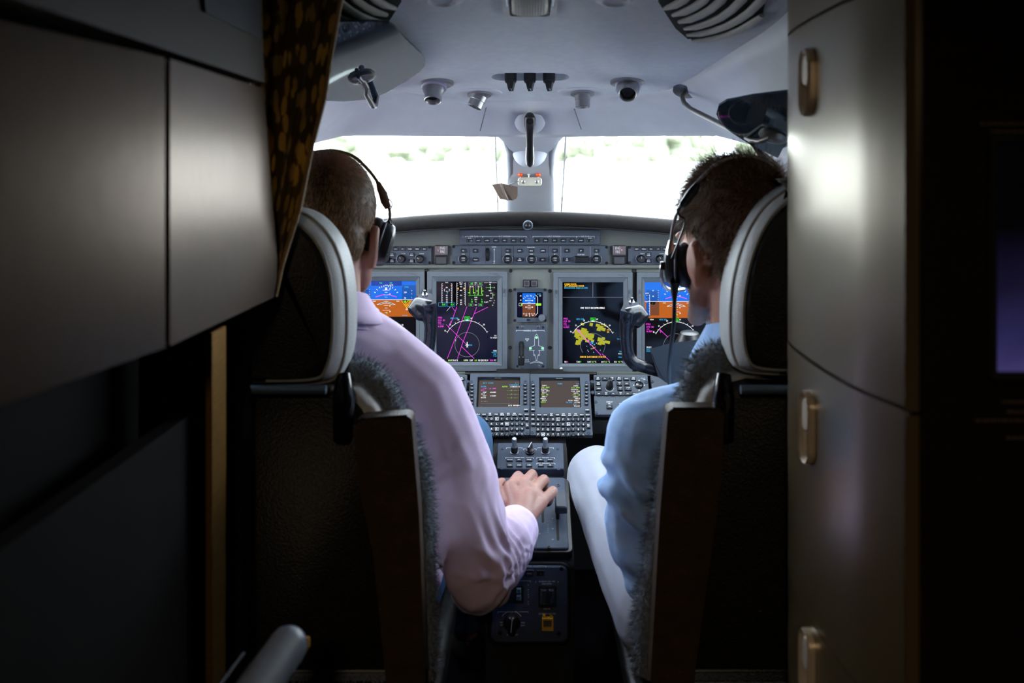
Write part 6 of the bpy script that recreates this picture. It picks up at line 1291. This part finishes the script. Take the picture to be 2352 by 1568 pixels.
mb = MB(); head_parts(mb, TL); nk = W(-.352, 1.625, -.275)
mb.chain([TL @ Vector((0, -.028, -.05)), nk, W(-.36, 1.65, -.36)], [.060, .060, .075])
mb.ell(W(-.37, 1.645, -.64), (.15, .105, .22)); mb.ell(W(-.37, 1.64, -.80), (.16, .12, .10)); mb.chain([nk, W(-.262, 1.692, -.346), shL], [.05, .045, .05]); mb.chain([nk, W(-.46, 1.69, -.348), W(-.53, 1.68, -.40)], [.05, .045, .05])
mb.chain([shL, P(1062, 1110, 1.62), elL, wrL], [.045, .042, .036, .024]); hand_parts(mb, wrL, mcp, pip, dip, tip, thumb, .0096)
shl2 = W(-.53, 1.68, -.40); el2 = W(-.60, 1.66, -.66); wr2 = W(-.53, 1.86, -.60); mb.chain([shl2, el2, wr2], [.05, .042, .026])
m2 = [wr2 + Vector((.01 + .022 * k - .03, .075 - .004 * abs(k - 1), .012)) for k in range(4)]; p2 = [q + Vector((.002, .034, .0)) for q in m2]; d2 = [q + Vector((0, .012, -.020)) for q in p2]; t2 = [q + Vector((0, -.008, -.018)) for q in d2]
hand_parts(mb, wr2, m2, p2, d2, t2, [wr2 + Vector((.02, .02, 0)), wr2 + Vector((.045, .05, 0)), wr2 + Vector((.05, .075, -.005)), wr2 + Vector((.045, .095, -.01))])
kn = W(-.145, 2.06, -.595); kn2 = W(-.50, 2.04, -.60)
for hp0, k, ft in ((W(-.28, 1.66, -.80), kn, W(-.16, 2.36, -1.14)), (W(-.46, 1.66, -.80), kn2, W(-.47, 2.36, -1.14))): mb.chain([hp0, k, ft], [.078, .052, .036]); mb.chain([ft, ft + Vector((0, .12, .0))], [.036, .03])
bL = organic('body', mb, M_skinL, pL, .0028, 4); finish_body(bL, TL, .7); eyes(TL, pL)
# nails
for q, p in zip(tip, dip):
    mb = MB(); mb.ell(q + Vector((0, .006, .003)), (.005, .004, .006)); mb.build('finger_nail', mat('nail_pink', (226, 184, 172), .3), pL)
# shirt
mb = MB(); mb.chain([W(-.353, 1.635, -.275), W(-.262, 1.675, -.330), shL, P(1062, 1110, 1.62), elL], [.070, .064, .076, .066, .058])
mb.chain([elL, P(1155, 1262, 1.61), P(1176, 1226, 1.68), P(1184, 1214, 1.695)], [.056, .052, .044, .042])
mb.chain([W(-.353, 1.635, -.275), W(-.45, 1.67, -.335), shl2, el2, wr2], [.07, .064, .076, .060, .042])
mb.ell(W(-.365, 1.65, -.62), (.185, .135, .29)); mb.chain([W(-.22, 1.67, -.47), W(-.25, 1.655, -.70)], [.085, .10])
crook = np.array(P(1222, 1225, 1.66)); elv = np.array(elL); shv = np.array(shL)
def foldsL(co, no):
    r = np.linalg.norm(co - crook, axis=1); n1 = rnoise(co, np.diag((9, 9, 9))); n2 = rnoise(co, np.diag((30, 30, 7))); de = np.linalg.norm(co - elv, axis=1)
    w1 = np.exp(-(de / .105) ** 2); ring = np.sin(r * 2 * PI / .024 + 5.0 * n1); w2 = np.exp(-(np.linalg.norm(co - (shv * .62 + elv * .38), axis=1) / .12) ** 2)
    ang = np.arctan2(co[:, 2] - crook[2], co[:, 0] - crook[0]); fr = np.array([noise.noise(Vector((a * 46, b * 2.2, c * 6))) for a, b, c in zip(r, ang, co[:, 1])])
    return .0026 * w1 * ring + .0075 * np.exp(-(de / .14) ** 2) * (.35 - 2 * np.abs(fr)) + .0045 * w2 * n2 + .004 * n1 + .0015 * rnoise(co, np.diag((22, 22, 22)))
shirtL = organic('shirt', mb, M_pink, pL, .0042, 7, foldsL)
# cuff, collar
dv = (wrL - P(1155, 1262, 1.61)).normalized(); c0 = P(1180, 1221, 1.69)
mb = MB(); mb.lathe([(.036, -.014), (.0425, -.012), (.044, .0), (.0425, .014), (.0385, .016), (.036, .012), (.034, -.010)], c0, dv, 32); mb.build('cuff', M_pink, shirtL, ang=1.2)
def collar(c, rx, ry, tilt, m, parent, hh, dirv=(0, 0, 1), flare=.012):
    rows = []; c = Vector(c)
    for j, (dz, k) in enumerate(((-.03, 1.22), (-.012, 1.04), (hh * .5, .98), (hh, 1.0), (hh + .004, 1.05), (hh * .55, 1.16), (0, 1.30), (-.018, 1.42))):
        rows.append([c + Vector((rx * k * math.cos(a), ry * k * math.sin(a) + tilt * (rx * math.sin(a)) * 0, dz + tilt * math.sin(a) * -.02 + (.004 * math.sin(3 * a) if j > 4 else 0))) for a in np.linspace(PI * .62, PI * 2.38, 40)])
    mb = MB(); mb.grid(rows); o = mb.build('collar', m, parent, fix=False, ang=2); s_ = o.modifiers.new('s', 'SOLIDIFY'); s_.thickness = .002; return o
collar(W(-.352, 1.635, -.245), .067, .070, 1, M_pink, shirtL, .026)
mb = MB(); ctr = P(851, 722, 1.80)
mb.chain([P(838, 722, 1.68), P(852, 711, 1.69), P(864, 716, 1.695), P(863, 730, 1.695), P(852, 746, 1.68)], [.010, .009, .007, .008, .008]); organic('collar_point', mb, M_pink, shirtL, .003, 3)
mb = MB()
for hp0, k, ft in ((W(-.28, 1.64, -.80), kn, W(-.16, 2.34, -1.10)), (W(-.46, 1.64, -.80), kn2, W(-.47, 2.34, -1.10))): mb.chain([hp0, (hp0 + k) / 2, k, ft], [.10, .084, .067, .052])
mb.chain([W(-.46, 1.63, -.80), W(-.28, 1.63, -.80)], [.11, .11])
organic('trousers', mb, M_slate, pL, .006, 6, lambda co, no: .004 * rnoise(co, np.diag((14, 8, 14))))
for ft in (W(-.16, 2.38, -1.19), W(-.47, 2.38, -1.19)): mb = MB(); mb.chain([ft, ft + Vector((0, .16, -.012))], [.046, .036]); organic('shoe', mb, M_shoe, pL, .006, 3)
M_hairL.node_tree.nodes['Principled BSDF'].inputs['Specular IOR Level'].default_value = .12; M_hairL.node_tree.nodes['Principled BSDF'].inputs['Subsurface Weight'].default_value = 0
hc = hair_cap('hair', TL, (.003, .003, .002), M_hairL, pL, line); Ti = TL.inverted()
def densL(c, n):
    q = (np.array(Ti) @ np.c_[c, np.ones(len(c))].T).T[:, :3]; crown = np.exp(-((q[:, 0] - .01) ** 2 + (q[:, 1] + .045) ** 2 + (q[:, 2] - .105) ** 2) / .0016); return 1.0 - .75 * crown
c_ = np.empty(len(hc.data.vertices) * 3); hc.data.vertices.foreach_get('co', c_); hc.data.attributes.new('stubble', 'FLOAT', 'POINT').data.foreach_set('value', np.clip((1 - densL(c_.reshape(-1, 3), None)) * 1.8, 0, 1.3))
pts, nn = sample_mesh(hc, 15000, densL)
strands(pts, nn, .008 + rng.random(len(pts)) * .007, .0008, lambda p, n: Vector((0, -.35, -.75)) + Vector((0, .9, 0)) * max(0, n.z), .2, seg=3, lift=.22).build('hair_strands', mat('sandy_strands', (138, 103, 68), .6, spec=.15, var=.3, vs=90), pL, smooth=False, fix=False)['kind'] = 'stuff'
# headset of the left pilot
t = thing('headset', 'black headset on the sandy-haired head above the pink shirt', 'headset', P(872, 555, 1.655))
ax = Vector((.90, .10, -.30)).normalized(); c = P(868, 556, 1.670)
def earcup(t, c, ax, k=1.0):
    mb = MB(); mb.lathe([(.016, -.020), (.034, -.020), (.0385, -.014), (.0385, -.004), (.035, .001), (.02, .001)], c, ax, 28)
    o = [tuple(q) for q in mb.v]; zc_ = Vector(c).z
    mb.v = [(q[0], q[1], zc_ + (q[2] - zc_) * 1.12 * k) for q in o]; mb.build('ear_pad', M_dkleather, t)
    mb = MB(); mb.lathe([(.033, -.002), (.037, .002), (.037, .012), (.033, .021), (.022, .026), (0, .027)], c, ax, 28); mb.v = [(q[0], q[1], zc_ + (q[2] - zc_) * 1.1 * k) for q in mb.v]; mb.build('ear_shell', M_black, t)
    mb = MB(); mb.lathe([(.0375, .003), (.0385, .0045), (.0375, .006)], c, ax, 28); mb.v = [(q[0], q[1], zc_ + (q[2] - zc_) * 1.1 * k) for q in mb.v]; mb.build('trim_ring', M_screw, t)
earcup(t, c, ax); 
cl = W(-.442, 1.665, -.125); earcup(t, cl, Vector((-1, .1, -.2)).normalized())
band = [P(893, 508, 1.670), P(896, 490, 1.670), P(888, 462, 1.670), P(868, 420, 1.670), P(846, 390, 1.670), P(815, 361, 1.670), P(780, 348, 1.670), P(745, 346, 1.670), P(712, 354, 1.670), P(680, 380, 1.670), P(660, 430, 1.670), P(655, 500, 1.670)]
bs_ = spline([tuple(q) for q in band], 5); mb = MB(); mb.tube(bs_, .0030, 8); mb.build('headband', mat('bronze_band', (112, 92, 70), .4, .5), t)
mb = MB(); mb.tube([P(868, 418, 1.668), P(873, 432, 1.668), P(880, 446, 1.668), P(884, 462, 1.668), P(892, 478, 1.668)], [.004, .0065, .008, .008, .006], 8, flat=.6); mb.build('slider', mat('brown_slider', (96, 66, 54), .4), t)
mb = MB(); mb.tube(spline([tuple(P(*q)) for q in ((890, 455, 1.667), (899, 463, 1.667), (900, 474, 1.667), (894, 484, 1.667), (893, 495, 1.667), (899, 508, 1.667), (901, 515, 1.667), (897, 522, 1.667))], 4), .0011, 6); mb.build('wire', M_black, t)
mb = MB(); mb.tube([P(892, 507, 1.670), P(894, 520, 1.670), P(897, 530, 1.670)], [.004, .007, .006], 8); mb.build('yoke_arm', M_black, t)
# ---------------- right pilot
TR_ = Matrix.Translation(W(.344, 1.59, -.118)) @ Matrix.Rotation(.40, 4, 'Z') @ Matrix.Rotation(-.08, 4, 'X') @ Matrix.Scale(1.09, 4)
pR = thing('person', 'person in light blue denim shirt and white trousers, tousled brown hair and headset', 'person', W(.36, 1.45, -.86))
shR = P(1482, 992, 1.60); mdR = P(1462, 1150, 1.575); elR = P(1492, 1310, 1.555); nk = W(.37, 1.56, -.315); shr2 = W(.54, 1.60, -.43); elr2 = W(.60, 1.60, -.70)
wrR = W(.30, 1.76, -.70); wrr2 = W(.50, 1.84, -.66)
mb = MB(); head_parts(mb, TR_); mb.chain([TR_ @ Vector((0, -.028, -.05)), nk, W(.37, 1.58, -.40)], [.064, .064, .08])
mb.ell(W(.37, 1.645, -.64), (.15, .10, .22)); mb.ell(W(.37, 1.63, -.80), (.15, .11, .09)); mb.chain([nk + Vector((0, 0, -.03)), W(.288, 1.59, -.420), shR], [.045, .042, .042]); mb.chain([nk + Vector((0, 0, -.03)), W(.46, 1.59, -.415), shr2], [.045, .042, .042])
for a, b, c_ in ((shR, elR, wrR), (shr2, elr2, wrr2)):
    mb.chain([a, (a + b) / 2 if a is not shR else mdR, b, c_], [.045, .04, .034, .024])
    m2 = [c_ + Vector((-.03 + .021 * k, .072, .008)) for k in range(4)]; p2 = [q + Vector((.0, .036, -.004)) for q in m2]; d2 = [q + Vector((0, .018, -.014)) for q in p2]; t2 = [q + Vector((0, .006, -.018)) for q in d2]
    hand_parts(mb, c_, m2, p2, d2, t2, [c_ + Vector((.02, .02, 0)), c_ + Vector((.042, .045, 0)), c_ + Vector((.046, .07, -.004)), c_ + Vector((.042, .088, -.01))])
knR = W(.148, 2.02, -.655); knr2 = W(.52, 2.0, -.64)
LG = ((W(.232, 1.58, -.745), knR, W(.27, 2.36, -1.14)), (W(.47, 1.60, -.78), knr2, W(.48, 2.36, -1.14)))
for a, k, ft in LG: mb.chain([a, k, ft], [.07, .05, .036]); mb.chain([ft, ft + Vector((0, .12, 0))], [.036, .03])
bR = organic('body', mb, M_skinR, pR, .0034, 4); finish_body(bR, TR_, 1.3); eyes(TR_, pR)
mb = MB(); arm = [W(.37, 1.565, -.335), W(.288, 1.59, -.412), shR, mdR, elR, wrR]
mb.chain(arm, [.074, .060, .064, .062, .050, .038]); mb.chain([W(.37, 1.565, -.335), W(.46, 1.59, -.40), shr2, elr2, wrr2], [.074, .06, .064, .05, .038])
mb.ell(W(.37, 1.65, -.63), (.185, .13, .28)); mb.chain([W(.245, 1.62, -.48), W(.27, 1.63, -.68)], [.07, .085])
def foldsR(co, no):
    n1 = rnoise(co, np.diag((7, 7, 7))); z = co[:, 2] - ZC; n3 = rnoise(co, np.diag((11, 11, 5)))
    wz = np.clip((-.46 - z) / .05, 0, 1) * np.clip((z + .70) / .05, 0, 1) * (co[:, 0] < .32); ph = (z + .35 * (co[:, 0] - .17)) * 2 * PI / .058 + 6.5 * n3
    s_ = np.sin(ph); return .0082 * wz * np.sign(s_) * np.abs(s_) ** .8 + .006 * n1 + .0022 * rnoise(co, np.diag((24, 24, 24)))
shirtR = organic('shirt', mb, M_denim, pR, .0042, 6, foldsR)
collar(W(.37, 1.568, -.295), .072, .074, 1, M_denim, shirtR, .034)
mb = MB()
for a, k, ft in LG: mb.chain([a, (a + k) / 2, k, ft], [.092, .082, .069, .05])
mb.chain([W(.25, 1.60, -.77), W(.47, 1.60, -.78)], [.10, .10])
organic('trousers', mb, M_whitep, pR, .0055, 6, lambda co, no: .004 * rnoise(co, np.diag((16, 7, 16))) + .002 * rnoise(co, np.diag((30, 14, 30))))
for a, k, ft in LG: mb = MB(); q = ft + Vector((0, .02, -.05)); mb.chain([q, q + Vector((0, .16, -.012))], [.046, .036]); organic('shoe', mb, M_shoe, pR, .006, 3)
hc = hair_cap('hair', TR_, (.006, .006, .009), M_hairR, pR, line, lambda co, no: .004 * rnoise(co, np.diag((30, 30, 30))))
pts, nn = sample_mesh(hc, 14000)
def combR(p, n):
    s_ = Vector((nz(p, 22), nz(p + Vector((9, 0, 0)), 22), nz(p + Vector((0, 9, 0)), 22))) * 1.0; return Vector((-.15, -.1, -.75)) + s_ + Vector((-.3, .5, .3)) * max(0, n.z)
hl_ = .014 + rng.random(len(pts)) * .014 + .014 * np.clip(nn[:, 2], 0, 1)
strands(pts, nn, hl_, .0011, combR, .36, seg=4, lift=.4).build('hair_strands', mat('brown_strands', (116, 92, 70), .6, spec=.2, var=.35, vs=70), pR, smooth=False, fix=False)['kind'] = 'stuff'
t = thing('headset', 'black headset with silver band and hanging cord on the brown-haired head', 'headset', P(1562, 608, 1.610))
c = P(1563, 608, 1.615); earcup(t, c, Vector((-1, .30, .0)).normalized(), .90); earcup(t, W(.43, 1.545, -.16), Vector((1, -.3, 0)).normalized(), .9)
mb = MB(); mb.tube([tuple(q) for q in spline([tuple(P(*q)) for q in ((1541, 556, 1.605), (1546, 520, 1.590), (1556, 486, 1.570), (1580, 445, 1.560), (1606, 414, 1.550), (1650, 374, 1.550), (1710, 358, 1.545), (1770, 375, 1.530), (1815, 430, 1.520), (1825, 520, 1.530), (1825, 590, 1.540))], 4)], .0034, 8); mb.build('headband', M_steel, t)
mb = MB(); mb.tube([P(1566, 476, 1.500), P(1572, 466, 1.494), P(1590, 440, 1.485), P(1603, 422, 1.480)], [.004, .0095, .0100, .007], 8, flat=.5); mb.build('slider', M_black, t)
mb = MB(); mb.tube(spline([tuple(P(*q)) for q in ((1566, 474, 1.552), (1556, 482, 1.552), (1562, 496, 1.555), (1572, 502, 1.558), (1571, 520, 1.560), (1560, 550, 1.570), (1548, 580, 1.580), (1540, 600, 1.590))], 4), .0016, 6); mb.build('wire', M_black, t)
mb = MB(); mb.tube([P(1541, 552, 1.602), P(1540, 575, 1.598), P(1537, 605, 1.598)], [.004, .008, .006], 8); mb.build('yoke_arm', M_steel, t)
mb = MB(); mb.tube(spline([tuple(P(*q)) for q in ((1532, 606, 1.600), (1520, 610, 1.600), (1520, 640, 1.605), (1528, 660, 1.620), (1548, 667, 1.650), (1570, 664, 1.690))], 4), .0032, 8); mb.build('microphone_boom', M_steel, t)
mb = MB(); mb.box(P(1525, 610, 1.600), (.013, .012, .014)); bevel(mb.build('boom_pivot', M_black, t), .002)
mb = MB(); mb.tube([P(1549, 648, 1.590), P(1549, 662, 1.590), P(1549, 690, 1.590)], [.009, .007, .0035], 10); mb.build('cord_boot', M_black, t)
mb = MB(); mb.tube(spline([tuple(P(*q)) for q in ((1549, 680, 1.590), (1548, 740, 1.600), (1541, 800, 1.620), (1537, 850, 1.640), (1540, 900, 1.660), (1560, 960, 1.690))], 4), .0036, 8); mb.build('cord', M_black, t)
